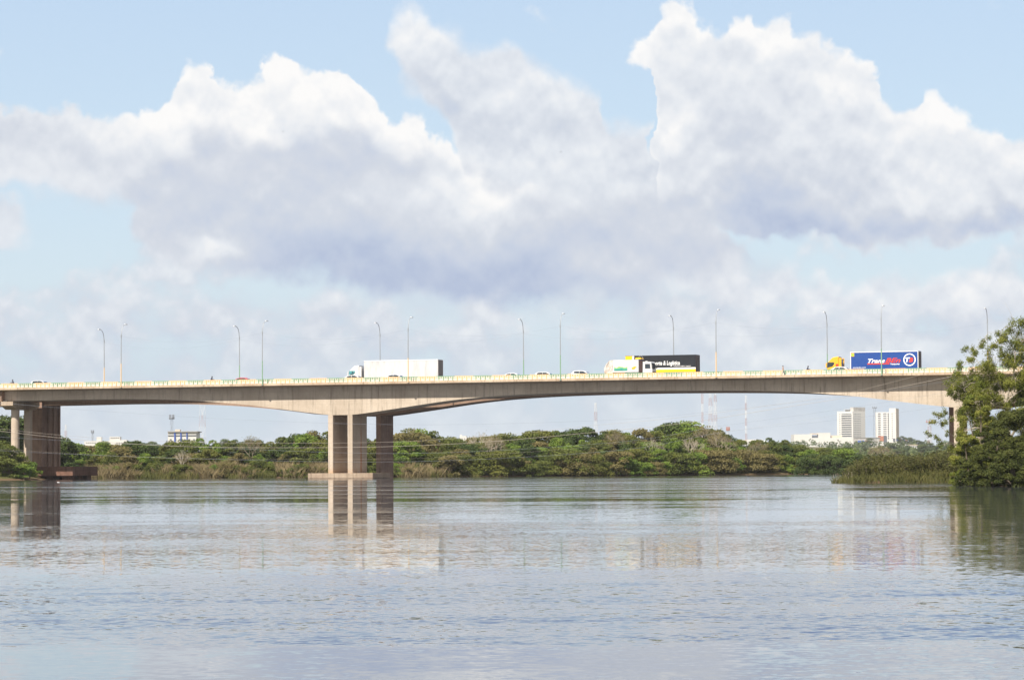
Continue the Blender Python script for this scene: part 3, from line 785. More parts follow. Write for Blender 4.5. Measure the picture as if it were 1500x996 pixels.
# --- white lorry with ribbed white container trailer
m, b_ = new_mat('grubby_white_trailer_skin'); p = coords()
c = mixc(step(noise(vm('MULTIPLY', p, (.7, .7, .18)), 1.1, 4), .48, .62) * .5, (.55, .55, .555), (.37, .38, .39))
c = mixc(step(noise(p, .9, 6, .65), .60, .72) * .25, c, (.5, .42, .36)); setc(b_, c, .45, .4); M['trailerwhite'] = m
M['doorgrey'] = flat('trailer_door_brown_grey', (.16, .13, .12), .6)
root, xf = artic('white lorry towing a plain white ribbed trailer across the bridge', 'white', 'white', .9, 15.3, glass='tealreflect')
tl = 15.3; hb, ht = 1.2, 4.62
bx = MB().box(xf - tl, xf, -1.28, 1.28, hb, ht)
bx.build('trailer_box', M['trailerwhite'], root)
for s in (-1, 1):
    rb = MB(); x = xf - .35
    zz = []
    k = 0; x0 = xf - tl + .12; x1 = xf - .12; n = int((x1 - x0) / .28)
    pts = []
    for i in range(n + 1):
        xx = x0 + (x1 - x0) * i / n; y = s * (1.284 + (.035 if i % 2 else 0)); pts.append((xx, y))
    vs = [(a, b, hb + .16) for a, b in pts] + [(a, b, ht - .16) for a, b in pts] + [(a, s * 1.282, hb + .16) for a, b in pts] + [(a, s * 1.282, ht - .16) for a, b in pts]
    N = n + 1
    fs = [(i, i + 1, N + i + 1, N + i) for i in range(n)] + [(N + i, N + i + 1, 3 * N + i + 1, 3 * N + i) for i in range(n)] + [(i, 2 * N + i, 2 * N + i + 1, i + 1) for i in range(n)] + \
         [(2 * N + i, 3 * N + i, 3 * N + i + 1, 2 * N + i + 1) for i in range(n)]
    rb.add(vs, fs).build('side_panel', M['trailerwhite'], root)
    MB().cbox(xf - tl, xf, s * 1.30 - .04, s * 1.30 + .04, ht - .15, ht + .02, .01).build('top_rail', M['doorgrey'] if False else M['lampwhite'], root)
rear_doors(root, xf, tl, hb, ht, 'doorgrey'); trailer_frame(root, xf, tl)
place(root, tv(511.5, 15.8), V2 + 3.8, -1)

# --- lorry with black curtain trailer
def fit(me, w):
    xs_ = [v.co.x for v in me.vertices]; a, b = min(xs_), max(xs_); k = w / (b - a)
    for v in me.vertices: v.co.x = (v.co.x - a) * k
    return me
M['blackskin'] = flat('black_curtain', (.018, .020, .026), .55, .25, 0, .2, .8)
M['bandyellow'] = flat('yellow_band', (.85, .53, .02), .45)
M['trailcream'] = flat('cream_white_band', (.80, .78, .74), .45)
M['letterwhite'] = flat('white_lettering', (.85, .85, .85), .5, .2, 0, .01)
M['letterred'] = flat('red_lettering', (.62, .06, .04), .5, .2, 0, .02)
M['darkdoor'] = flat('black_brown_door', (.05, .028, .025), .6)
root, xf = artic('lorry with long black trailer banded white and yellow, half hidden by the garbage lorry', 'bandyellow', 'chassis', .6, 13.6, zr=3.0)
tl = 13.65; hb, ht = 1.15, 4.58
MB().box(xf - tl, xf, -1.28, 1.28, hb, ht).build('trailer_box', M['blackskin'], root)
for s in (-1, 1):
    a, b = sorted((s * 1.2805, s * 1.30))
    MB().box(xf - 1.35, xf - .02, a, b, hb + .02, ht - .02).build('yellow_panel', M['bandyellow'], root)
    MB().box(xf - 1.72, xf - 1.353, a, b, hb + .02, ht - .02).build('white_panel', M['trailcream'], root)
    MB().box(xf - tl + .06, xf - 1.723, a, b, hb + .30, hb + .80).build('yellow_band', M['bandyellow'], root)
    MB().box(xf - tl + .06, xf - 1.723, a, b, hb + .803, hb + 1.13).build('white_band', M['trailcream'], root)
me = text_mesh('Transporte & Logística', 1.10, M['letterwhite'], shear=.15, bold=.022, sx=.90)
put(fit(me, 6.7), 'lettering', root, (xf - 3.87, 1.306, 2.78), (PI / 2, 0, PI))
me = text_mesh('transporte e logística integrada', .30, M['letterwhite'], sx=1.0)
put(fit(me, 3.3), 'small_lettering', root, (xf - 9.36, 1.306, 2.46), (PI / 2, 0, PI))
rear_doors(root, xf, tl, hb, ht, 'darkdoor'); trailer_frame(root, xf, tl)
MB().cbox(xf - tl, xf, -1.31, 1.31, ht - .04, ht + .02, .01).build('roof', M['blackskin'], root)
place(root, tv(917, 15.8) + xf, V2 + 3.8, -1)

# --- yellow lorry with blue trailer
M['cabyellow'] = flat('yellow_cab_paint', (.74, .40, .03), .35, .5, 0, .05)
M['blueskin'] = flat('blue_trailer_skin', (.016, .062, .26), .4, .4, 0, .12, .6)
M['darkblue'] = flat('dark_blue_stripe', (.02, .05, .25), .4)
root, xf = artic('yellow lorry pulling a blue trailer with white and red lettering', 'cabyellow', 'cabyellow', 2.0, 12.4)
tl = 12.45; hb, ht = 1.25, 4.52
MB().box(xf - tl, xf, -1.26, 1.26, hb, ht).build('trailer_box', M['blueskin'], root)
for s in (-1, 1):
    a, b = sorted((s * 1.2605, s * 1.285))
    fr = MB().box(xf - tl, xf, a, b, ht - .12, ht).box(xf - tl, xf, a, b, hb, hb + .16).box(xf - .12, xf, a, b, hb + .161, ht - .121).box(xf - tl, xf - tl + .12, a, b, hb + .161, ht - .121)
    fr.build('edge_frame', M['trailcream'], root)
    MB().box(-1.9, -.3, *sorted((s * 1.222, s * 1.235)), .95, 1.22).build('blue_stripe', M['darkblue'], root)
    MB().cyl((-1.82, s * 1.225, 2.2), (0, 1, 0), .26, .03, 20).build('red_emblem', M['letterred'], root)
Y_ = 1.288
put(fit(text_mesh('Trans', 1.02, M['letterwhite'], shear=.35, bold=.03), 3.15), 'white_lettering', root, (xf - 3.25, Y_, hb + 1.25), (PI / 2, 0, PI))
put(fit(text_mesh('BEn', 1.16, M['letterred'], shear=.35, bold=.03), 2.8), 'red_lettering', root, (xf - 6.42, Y_, hb + 1.25), (PI / 2, 0, PI))
MB().add([(xf - 3.1, Y_ - .01, hb + .95), (xf - 7.2, Y_ - .01, hb + .95), (xf - 7.2, Y_ - .01, hb + 1.15), (xf - 3.15, Y_ - .01, hb + 1.15),
          (xf - 3.1, Y_ + .004, hb + .95), (xf - 7.2, Y_ + .004, hb + .95), (xf - 7.2, Y_ + .004, hb + 1.15), (xf - 3.15, Y_ + .004, hb + 1.15)],
         [(0, 1, 2, 3), (7, 6, 5, 4), (0, 4, 5, 1), (1, 5, 6, 2), (2, 6, 7, 3), (3, 7, 4, 0)]).build('underline', M['letterred'], root)
put(text_mesh('Transportes', .34, M['letterwhite'], bold=.012), 'small_lettering', root, (xf - 7.35, Y_, hb + .86), (PI / 2, 0, PI))
put(text_mesh('www.transben.com.br', .27, M['letterwhite'], bold=.006), 'web_address', root, (xf - .45, Y_, hb + .36), (PI / 2, 0, PI))
cx, cz, n = xf - 10.85, hb + 1.70, 48
def ring(r0, r1, y0, y1):
    mb = MB(); vs = []
    for k in range(n):
        a = 2 * PI * k / n
        for r_, y in ((r0, y0), (r1, y0), (r1, y1), (r0, y1)): vs.append((cx + r_ * math.cos(a), y, cz + r_ * math.sin(a)))
    return mb.add(vs, [(4 * k + j, 4 * k + (j + 1) % 4, 4 * ((k + 1) % n) + (j + 1) % 4, 4 * ((k + 1) % n) + j) for k in range(n) for j in range(4)])
ring(.94, 1.12, Y_ - .01, Y_ + .008).build('round_badge_ring', M['letterwhite'], root)
put(text_mesh('T', 1.15, M['letterwhite'], shear=.25, bold=.05, sx=1.1), 'badge_letter', root, (cx + .92, Y_, cz - .42), (PI / 2, 0, PI))
put(text_mesh('B', 1.10, M['letterred'], shear=.25, bold=.05, sx=1.1), 'badge_letter', root, (cx + .12, Y_, cz - .42), (PI / 2, 0, PI))
M['stickergreen'] = flat('green_sticker', (.10, .42, .10), .5); 
stk = MB().box(xf - .72, xf - .18, 1.262, Y_, ht - .80, ht - .22).build('square_sticker', M['bandyellow'], root)
MB().box(xf - .66, xf - .24, Y_ + .001, Y_ + .006, ht - .62, ht - .40).build('sticker_mark', M['stickergreen'], stk)
rear_doors(root, xf, tl, hb, ht, 'darkdoor'); trailer_frame(root, xf, tl)
place(root, tv(1246.8, 15.8) + xf, V2 + 3.8, -1)

# --- garbage lorry, heading right on the near carriageway
root = empty('garbage_lorry', label='white garbage lorry with rusty rounded tail and green picture on its side', cat='garbage lorry')
M['panelgreen'], b_ = new_mat('landscape_print'); p = coords(); x, y, z = sep(p)
q = noise(p, 1.4, 4)
c = ramp(step(z + (q - .5) * .8, 1.35, 2.7, 0, 1, 'LINEAR'), [(0, (.03, .20, .16)), (.3, (.06, .33, .27)), (.5, (.35, .52, .12)), (.6, (.55, .70, .65)), (1, (.80, .83, .82))])
setc(b_, c, .5)
bodyp = [(-9.1, 1.0), (-9.15, 1.9), (-8.75, 2.7), (-8.1, 3.30), (-7.5, 3.42), (-7.5, 1.0)]
MB().prism(bodyp, -1.2, 1.2).build('loading_hopper', M['dirtywhite'], root)
MB().cbox(-7.49, -2.55, -1.22, 1.22, 1.1, 3.40, .05).build('compactor_body', M['white'], root)
for s in (-1, 1):
    a, b = sorted((s * 1.222, s * 1.245))
    MB().box(-7.2, -4.7, a, b, 1.45, 2.75).build('picture_panel', M['panelgreen'], root)
    MB().sphere((-3.55, s * 1.235, 1.85), .34, .012, .20, 14).sphere((-3.25, s * 1.24, 2.05), .30, .012, .14, 14).build('orange_emblem', M['letterred'] if False else M['cabyellow'], root)
    me = text_mesh('LIMP', .46, M['letterred'], shear=.2, bold=.02)
    for x in (-8.9, -8.4, -7.9): MB().tube([(x, s * 1.21, 1.1), (x + .35, s * 1.21, 2.2)], .03, 6).build('hopper_rib', M['dirtywhite'], root)
    wheel(root, -1.0, s * 1.02, .5, .3)
    for x in (-5.4, -6.6): wheel(root, x, s * .98, .5, .5)
    MB().cbox(-4.6, -2.4, s * 1.16 - .03, s * 1.16 + .03, .62, 1.0, .01).build('side_guard', M['trailcream'], root)
MB().tube([(-8.2, -1.26, 1.5), (-8.75, -1.26, 2.35), (-8.3, -1.26, 3.0)], .06, 8).build('hydraulic_ram', M['dirtywhite'], root)
MB().cbox(-7.9, -.4, -.42, .42, .72, 1.0, .02).build('chassis', M['chassis'], root)
MB().cbox(-2.54, -1.95, -1.0, 1.0, 1.0, 3.3, .03).build('dark_gap_block', M['darkdoor'], root)  # dark block standing in for the dark open gap behind the cab
W = 1.18
pr = [(0, .55), (.05, 1.4), (-.18, 2.85), (-.35, 3.0), (-1.75, 3.02), (-1.8, .95), (-1.55, .9), (-1.5, .6), (-.5, .55)]
o = MB().prism(pr, -W, W).build('cab', M['white'], root)
for s in (-1, 1):
    a, b = sorted((s * (W + .004), s * (W - .04)))
    MB().prism([(-.32, 1.75), (-.40, 2.6), (-1.35, 2.6), (-1.35, 1.75)], a, b).build('side_window', M['glass'], o)
    MB().cbox(.0, .2, s * 1.36 - .08, s * 1.36 + .08, 1.8, 2.5, .02).build('mirror', M['chassis'], o)
    MB().cbox(-.02, .06, s * .85 - .2, s * .85 + .2, .75, .95, .01).build('headlight', M['headlamp'], o)
MB().add([(.035, -1.05, 1.7), (.035, 1.05, 1.7), (-.13, 1.02, 2.72), (-.13, -1.02, 2.72), (0, -1.05, 1.7), (0, 1.05, 1.7), (-.17, 1.02, 2.72), (-.17, -1.02, 2.72)],
         [(0, 1, 2, 3), (7, 6, 5, 4), (0, 4, 5, 1), (1, 5, 6, 2), (2, 6, 7, 3), (3, 7, 4, 0)]).build('windscreen', M['glass'], o)
MB().cbox(.04, .12, -1.1, 1.1, .55, 1.25, .02).build('front_bumper', M['chassis'], o)
MB().cbox(-3.3, -2.2, -.9, .9, 3.42, 3.78, .08).build('rolled_tarpaulin', M['bandyellow'], root)
MB().cbox(-3.32, -2.18, -.92, .92, 3.41, 3.52, .03).build('roof_tray', M['darkblue'], root)
pts = [(-2.35 + .45 * math.cos(a), -.6, 3.4 + .75 * math.sin(a)) for a in [PI * k / 10 for k in range(11)]]
MB().tube(pts, .03, 6).build('hose', M['polegrey'], root)
place(root, tv(885.5, 4) + 9.15, 5.3, 1)

# --- cars
grp = 'white cars on the near carriageway'
specs = [(505, 531, 3.8, 'sedan', 'white car in front of the white lorry cab'),
         (566, 592, 3.8, 'sedan', 'white car in front of the white trailer'),
         (740, 762, 7.6, 'sedan', 'white car mid-bridge, lowest and leftmost of the middle three'),
         (787, 810, 6.6, 'hatch', 'white hatchback between the other two cars at mid-bridge'),
         (836, 869, 2.9, 'hatch', 'white car just behind the garbage lorry'),
         (1217, 1247, 3.8, 'sedan', 'white car in front of the yellow lorry cab')]
pro = {}
for x0, x1, v, kd, lab in specs:
    if kd not in pro: o = make_car(lab, 'white', kd); pro[kd] = tree_of(o)
    else: o = copy_tree(pro[kd])
    tag(o, lab, 'car', grp); place(o, (tv(x0, v) + tv(x1, v)) / 2 + .3, v, 1)
M['carred'] = flat('red_car_paint', (.45, .02, .02), .3, .5)
M['carsilver'] = flat('silver_car_paint', (.55, .55, .56), .3, .5, .3)
place(make_car('small red car near the left lamp posts', 'carred', 'sedan'), tv(357, 7), 7.4, 1)
place(make_car('silver grey car near the left end of the bridge', 'carsilver', 'hatch'), tv(66, 7), 5.6, 1)

# --- riders and a walker
M['skin'] = flat('skin', (.32, .18, .12), .6)
M['darkcloth'] = flat('dark_blue_cloth', (.03, .035, .07), .9)
M['jeans'] = flat('blue_jeans', (.06, .09, .16), .9)
M['tancloth'] = flat('tan_shirt', (.42, .24, .14), .9)
M['helmet'] = flat('black_helmet', (.02, .02, .025), .2, .5)
M['motoblack'] = flat('black_motorcycle_paint', (.03, .03, .035), .3, .5)
def skinned(name, joints, edges, mat, parent, sub=1):
    me = bpy.data.meshes.new(name); me.from_pydata([j[0] for j in joints], edges, [])
    o = bpy.data.objects.new(name, me); COL.objects.link(o)
    bm = bmesh.new(); bm.from_mesh(me); lay = bm.verts.layers.skin.verify()
    for v_, j in zip(bm.verts, joints): v_[lay].radius = (j[1], j[1]) if not hasattr(j[1], '__len__') else j[1]
    bm.verts.ensure_lookup_table(); bm.verts[0][lay].use_root = True
    bm.to_mesh(me); bm.free()
    o.modifiers.new('skin', 'SKIN'); sb = o.modifiers.new('sub', 'SUBSURF'); sb.levels = sub; sb.render_levels = sub
    dg = bpy.context.evaluated_depsgraph_get(); m2 = bpy.data.meshes.new_from_object(o.evaluated_get(dg)); m2.name = name
    m2.materials.clear()
    for q in (mat if isinstance(mat, list) else [mat]): m2.materials.append(q)
    bpy.data.objects.remove(o)
    q = bpy.data.objects.new(name, m2); COL.objects.link(q)
    if parent: q.parent = parent
    m2.polygons.foreach_set('use_smooth', [True] * len(m2.polygons))
    return q
def hands_on(p_, d, parent, s):           # palm, four bent fingers and a thumb
    mb = MB(); p_ = Vector(p_); d = Vector(d).normalized(); side = Vector((0, s, 0)); up = Vector((0, 0, 1))
    mb.tube([p_, p_ + d * .045, p_ + d * .09], [.028, .038, .034], 8)
    for k, L in enumerate((.062, .075, .07, .052)):
        b = p_ + d * .085 + side * (k - 1.5) * .019
        mb.tube([b, b + d * L * .55, b + d * L * .8 - up * L * .5], [.0095, .009, .007], 6)
    b = p_ + d * .03 - side * .03; mb.tube([b, b + d * .03 - side * .022, b + d * .055 - side * .02 - up * .02], [.011, .010, .008], 6)
    return mb.build('hand', M['skin'], parent)
def person_body(pose):
    J = pose['J']; 
    nm = ['pelvis', 'waist', 'chest', 'neck', 'head', 'crown', 'lsh', 'lel', 'lwr', 'rsh', 'rel', 'rwr', 'lhip', 'lkn', 'lan', 'lto', 'rhip', 'rkn', 'ran', 'rto']
    rad = [.15, .13, .16, .055, .085, .07, .065, .045, .032, .065, .045, .032, .09, .06, .045, .035, .09, .06, .045, .035]
    ed = [(0, 1), (1, 2), (2, 3), (3, 4), (4, 5), (2, 6), (6, 7), (7, 8), (2, 9), (9, 10), (10, 11), (0, 12), (12, 13), (13, 14), (14, 15), (0, 16), (16, 17), (17, 18), (18, 19)]
    return [(J[k], r_) for k, r_ in zip(nm, rad)], ed
def make_person(label, pose, top, legs, helmet, name='person'):
    root = empty('person', label=label, cat='person')
    js, ed = person_body(pose)
    body = skinned('body', js, ed, [M['skin'], top, legs], root, 1)
    me = body.data; hz = pose['J']['waist'][2]; J = pose['J']; nk = J['neck'][2]
    for f_ in me.polygons:
        c = f_.center
        if c.z > nk - .01: f_.material_index = 0
        elif c.z < hz - .03 and (c - Vector(J['lwr'])).length > .25 and (c - Vector(J['rwr'])).length > .25: f_.material_index = 2
        elif (c - Vector(J['lwr'])).length < .07 or (c - Vector(J['rwr'])).length < .07: f_.material_index = 0
        else: f_.material_index = 1
    h = Vector(J['head'])
    if helmet:
        MB().sphere(h + Vector((0, 0, .05)), .145, .125, .15, 14).build('helmet', M['helmet'], root, smooth=True)
        MB().sphere(h + Vector((.075, 0, .03)), .085, .10, .06, 12).build('visor', M['glass'], root, smooth=True)
    else:
        MB().sphere(h + Vector((-.02, 0, .07)), .105, .09, .09, 12).build('hair', M['black'], root, smooth=True)
        for s in (-1, 1): MB().sphere(h + Vector((.085, s * .032, .02)), .012, .015, .011, 8).build('eye', M['black'], root); MB().sphere(h + Vector((0, s * .09, .01)), .02, .012, .03, 8).build('ear', M['skin'], root)
        MB().tube([h + Vector((.085, 0, .02)), h + Vector((.112, 0, -.02))], [.012, .018], 6).build('nose', M['skin'], root)
        MB().cbox(h.x + .075, h.x + .095, -.025, .025, h.z - .055, h.z - .043, .003).build('mouth', M['carred'], root)
    for a, b, s in (('lel', 'lwr', 1), ('rel', 'rwr', -1)):
        hands_on(J[b], Vector(J[b]) - Vector(J[a]), root, s)
    for a, b in (('lan', 'lto'), ('ran', 'rto')):
        q = Vector(J[a]); e = Vector(J[b]); MB().tube([q + Vector((-.05, 0, -.05)), q.lerp(e, .5) + Vector((0, 0, -.02)), e + Vector((.06, 0, -.01))], [.045, .05, .035], 8).build('shoe', M['black'], root)
    return root
ride = {'J': dict(pelvis=(-.15, 0, .88), waist=(-.1, 0, 1.04), chest=(.0, 0, 1.28), neck=(.06, 0, 1.46), head=(.1, 0, 1.56), crown=(.11, 0, 1.66), lsh=(.02, .18, 1.36), lel=(.2, .27, 1.14), lwr=(.44, .29, 1.06),
        rsh=(.02, -.18, 1.36), rel=(.2, -.27, 1.14), rwr=(.44, -.29, 1.06), lhip=(-.12, .1, .84), lkn=(.3, .2, .72), lan=(.05, .2, .36), lto=(.2, .2, .33), rhip=(-.12, -.1, .84), rkn=(.3, -.2, .72), ran=(.05, -.2, .36), rto=(.2, -.2, .33))}
walk = {'J': dict(pelvis=(0, 0, .95), waist=(0, 0, 1.1), chest=(.01, 0, 1.32), neck=(.01, 0, 1.5), head=(.02, 0, 1.6), crown=(.02, 0, 1.70), lsh=(0, .18, 1.42), lel=(-.1, .22, 1.14), lwr=(-.02, .22, .9),
        rsh=(0, -.18, 1.42), rel=(.06, -.22, 1.14), rwr=(.2, -.2, .95), lhip=(0, .09, .9), lkn=(.16, .09, .5), lan=(.22, .09, .09), lto=(.36, .09, .06), rhip=(0, -.09, .9), rkn=(.02, -.09, .5), ran=(-.2, -.09, .12), rto=(-.08, -.09, .05))}
def motorcycle(label):
    r = empty('motorcycle', label=label, cat='motorcycle')
    for x in (.68, -.62):
        pr = []; mb = MB(); mb.tube([(x + .27 * math.cos(a), 0, .31 + .27 * math.sin(a)) for a in [2 * PI * k / 20 for k in range(21)]], .045, 8); w = mb.build('wheel', M['black'], r)
        MB().cyl((x, 0, .31), (0, 1, 0), .06, .12, 10).tube([(x - .24, 0, .31), (x + .24, 0, .31)], .012, 5).tube([(x, 0, .07), (x, 0, .55)], .012, 5).build('rim', M['chrome'], w)
    MB().tube([(.12, 0, .92), (.35, 0, .97), (.5, 0, .86)], [.10, .16, .08], 10).build('fuel_tank', M['motoblack'], r)
    MB().cbox(-.62, .12, -.13, .13, .74, .83, .03).build('seat', M['black'], r)
    MB().tube([(-.62, 0, .34), (-.1, 0, .5), (.42, 0, .85), (.05, 0, .42), (-.5, 0, .75)], .03, 6).cbox(-.12, .22, -.14, .14, .32, .58, .03).build('frame_and_engine', M['chassis'], r)
    for s in (-.09, .09): MB().tube([(.68, s, .31), (.46, s, .98)], .022, 6).build('fork', M['chrome'], r)
    MB().tube([(.38, -.36, 1.06), (.45, -.2, 1.04), (.47, 0, 1.0), (.45, .2, 1.04), (.38, .36, 1.06)], .016, 6).build('handlebar', M['chassis'], r)
    MB().sphere((.56, 0, .88), .08, .09, .09, 10).build('headlight', M['headlamp'], r)
    MB().tube([(.2, -.16, .3), (-.5, -.17, .3), (-.8, -.17, .4)], [.03, .05, .05], 8).build('exhaust_pipe', M['chrome'], r)
    for s in (-1, 1): MB().tube([(.42, s * .22, 1.05), (.38, s * .3, 1.2)], .01, 5).sphere((.38, s * .31, 1.22), .02, .06, .04, 8).build('mirror', M['chassis'], r)
    return r
mg = 'motorcycles crossing the bridge'; pg = 'helmeted riders on motorcycles'
mo = motorcycle('black motorcycle at the left end of the bridge'); tag(mo, group=mg)
rd = make_person('rider in dark clothes and black helmet at the left end of the bridge', ride, M['darkcloth'], M['jeans'], True); tag(rd, group=pg)
mt, rt = tree_of(mo), tree_of(rd)
place(mo, tv(18, 2.6), 3.0, -1); place(rd, tv(18, 2.6), 3.0, -1)
for px, nm_ in ((310.5, 'left of the red car'), (1184, 'left of the yellow lorry cab')):
    a = copy_tree(mt); b = copy_tree(rt)
    tag(a, f'black motorcycle {nm_}', 'motorcycle'); tag(b, f'rider in dark clothes and black helmet {nm_}', 'person')
    place(a, tv(px, 4.2), 4.2, 1); place(b, tv(px, 4.2), 4.2, 1)
wk = make_person('person in a tan shirt walking along the railing left of the yellow lorry', walk, M['tancloth'], M['jeans'], False)
place(wk, tv(1148, .9), .9, 1)

# ------------------------------------------------------------------ foliage
def leafmat(name, a, b, c=None, trans=.25, sc=.25):
    m, bs = new_mat(name); p = coords()
    n = noise(p, sc, 3, .6); n2 = noise(p, 2.5, 3, .7)
    q = mixc(step(n, .38, .62), a, b)
    q = mixc(step(n2, .55, .72) * .7, q, c or tuple(x * 1.5 for x in b))
    q = mixc(step(n2, .45, .30) * .5, q, tuple(x * .45 for x in a))
    setc(bs, q, .7, .15)
    nt = m.node_tree; out = nt.nodes['Material Output']; tr = nt.nodes.new('ShaderNodeBsdfTranslucent'); mx_ = nt.nodes.new('ShaderNodeMixShader')
    nt.links.new(q.k, tr.inputs[0]); mx_.inputs[0].default_value = trans
    nt.links.new(bs.outputs[0], mx_.inputs[1]); nt.links.new(tr.outputs[0], mx_.inputs[2]); nt.links.new(mx_.outputs[0], out.inputs[0])
    return m
LM = {
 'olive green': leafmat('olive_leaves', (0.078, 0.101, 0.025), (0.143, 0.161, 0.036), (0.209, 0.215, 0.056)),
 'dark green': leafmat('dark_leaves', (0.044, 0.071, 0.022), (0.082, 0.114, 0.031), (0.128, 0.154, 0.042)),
 'yellowish green': leafmat('yellowish_leaves', (0.194, 0.192, 0.036), (0.300, 0.262, 0.050), (0.405, 0.307, 0.070)),
 'bright green': leafmat('bright_leaves', (0.097, 0.161, 0.029), (0.180, 0.246, 0.040), (0.255, 0.292, 0.056)),
 'brownish green': leafmat('brownish_leaves', (0.128, 0.115, 0.042), (0.209, 0.176, 0.070), (0.300, 0.246, 0.112)),
 'hazy blue-green': leafmat('haze_tinted_leaves', (0.075, 0.108, 0.050), (0.128, 0.154, 0.064), (0.165, 0.185, 0.085)),  # distance haze tinted into the leaf colour itself
}
LM['yellowish green'] = leafmat('yellow_green_leaves', (.105, .120, .026), (.155, .160, .036), (.21, .185, .05))
M['bark'] = flat('bark', (.16, .13, .10), .95, .1, 0, .35, 4)
M['palebark'] = flat('pale_bark', (.40, .35, .29), .95, .1, 0, .25, 4)
M['twig'] = flat('grey_brown_twigs', (.30, .25, .19), .95, .1, 0, .3, 2)

def leaf_arrays(cent, nrm, size, rs):
    """one bent-kite leaf (quad) for each centre"""
    n = len(cent)
    r = rs.normal(size=(n, 3)); nn = nrm * .8 + r * .75; nn /= np.linalg.norm(nn, axis=1, keepdims=True)
    a = np.cross(nn, rs.normal(size=(n, 3))); a /= np.linalg.norm(a, axis=1, keepdims=True) + 1e-9
    b = np.cross(nn, a); L = (size * rs.uniform(.6, 1.3, n))[:, None]
    v = np.stack([cent - a * L * .5, cent - b * L * .30 + nn * L * .06, cent + a * L * .5, cent + b * L * .30 + nn * L * .06], 1)
    return v.reshape(-1, 3)
def quads_mesh(name, V, mat):
    n = len(V) // 4
    me = bpy.data.meshes.new(name); me.vertices.add(len(V)); me.vertices.foreach_set('co', V.astype(np.float32).ravel())
    me.loops.add(n * 4); me.loops.foreach_set('vertex_index', np.arange(n * 4, dtype=np.int32))
    me.polygons.add(n); me.polygons.foreach_set('loop_start', np.arange(0, n * 4, 4, dtype=np.int32))
    me.update(calc_edges=True); me.materials.append(mat); return me
def crown_pts(lobes, per, rs, shell=.45):
    C_, N_ = [], []
    for (x, y, z, rx, ry, rz, k) in lobes:
        n = int(per * k)
        d = rs.normal(size=(n, 3)); d /= np.linalg.norm(d, axis=1, keepdims=True); d[:, 2] = np.where(d[:, 2] < -.35, -d[:, 2], d[:, 2])
        r = (shell + (1 - shell) * rs.uniform(0, 1, n) ** .5) * (1 + .12 * np.sin(d[:, 0] * 7 + x) * np.cos(d[:, 1] * 6 + z))
        C_.append(np.array([x, y, z]) + d * r[:, None] * np.array([rx, ry, rz])); N_.append(d + np.array([0, 0, .35]))
    return np.concatenate(C_), np.concatenate(N_)
def proto_tree(name, seed, H, Rr, n_l, per, leaf, trunk_h, flatness=.7, mat='olive green', bark='bark', low=False, stretch=1.0):
    rs = np.random.RandomState(seed); lobes = []; tops = []
    for i in range(n_l):
        a = rs.uniform(0, 2 * PI); q = rs.uniform(0, 1) ** .6
        zz = rs.uniform(0, 1)
        prof = math.sin(PI * (0.12 + .80 * zz)) ** .55 if not low else (1 - zz * .75) ** .5
        rr = Rr * q * prof; z = trunk_h + (H - trunk_h) * (0.04 + .84 * zz) 
        s_ = Rr * rs.uniform(.26, .46)
        lobes.append((rr * math.cos(a), rr * math.sin(a), z, s_ * stretch, s_ * stretch, s_ * flatness, rs.uniform(.7, 1.2) * (s_ / Rr / .33) ** 2)); tops.append((rr * math.cos(a), rr * math.sin(a), z))
    lobes.append((0, 0, H - Rr * .25, Rr * .4, Rr * .4, Rr * .25, 1))
    Cn, Nn = crown_pts(lobes, per, rs)
    root = empty(name)
    me = quads_mesh('crown', leaf_arrays(Cn, Nn, leaf, rs), LM[mat]); cr = bpy.data.objects.new('crown', me); COL.objects.link(cr); cr.parent = root
    mb = MB(); fork = Vector((rs.uniform(-.3, .3), rs.uniform(-.3, .3), trunk_h + (H - trunk_h) * .22)); tr = .03 * H
    mb.tube([(0, 0, -.8), (0.05, 0, trunk_h * .5), fork], [tr * 1.3, tr, tr * .75], 8)
    for tp in sorted(tops, key=lambda q: -q[2])[:9]:
        e = Vector(tp); md = fork.lerp(e, .5) + Vector((0, 0, -.06 * H)); mb.tube([fork, md, e], [tr * .5, tr * .32, tr * .12], 5)
    mb.build('trunk', M[bark], root)
    return root
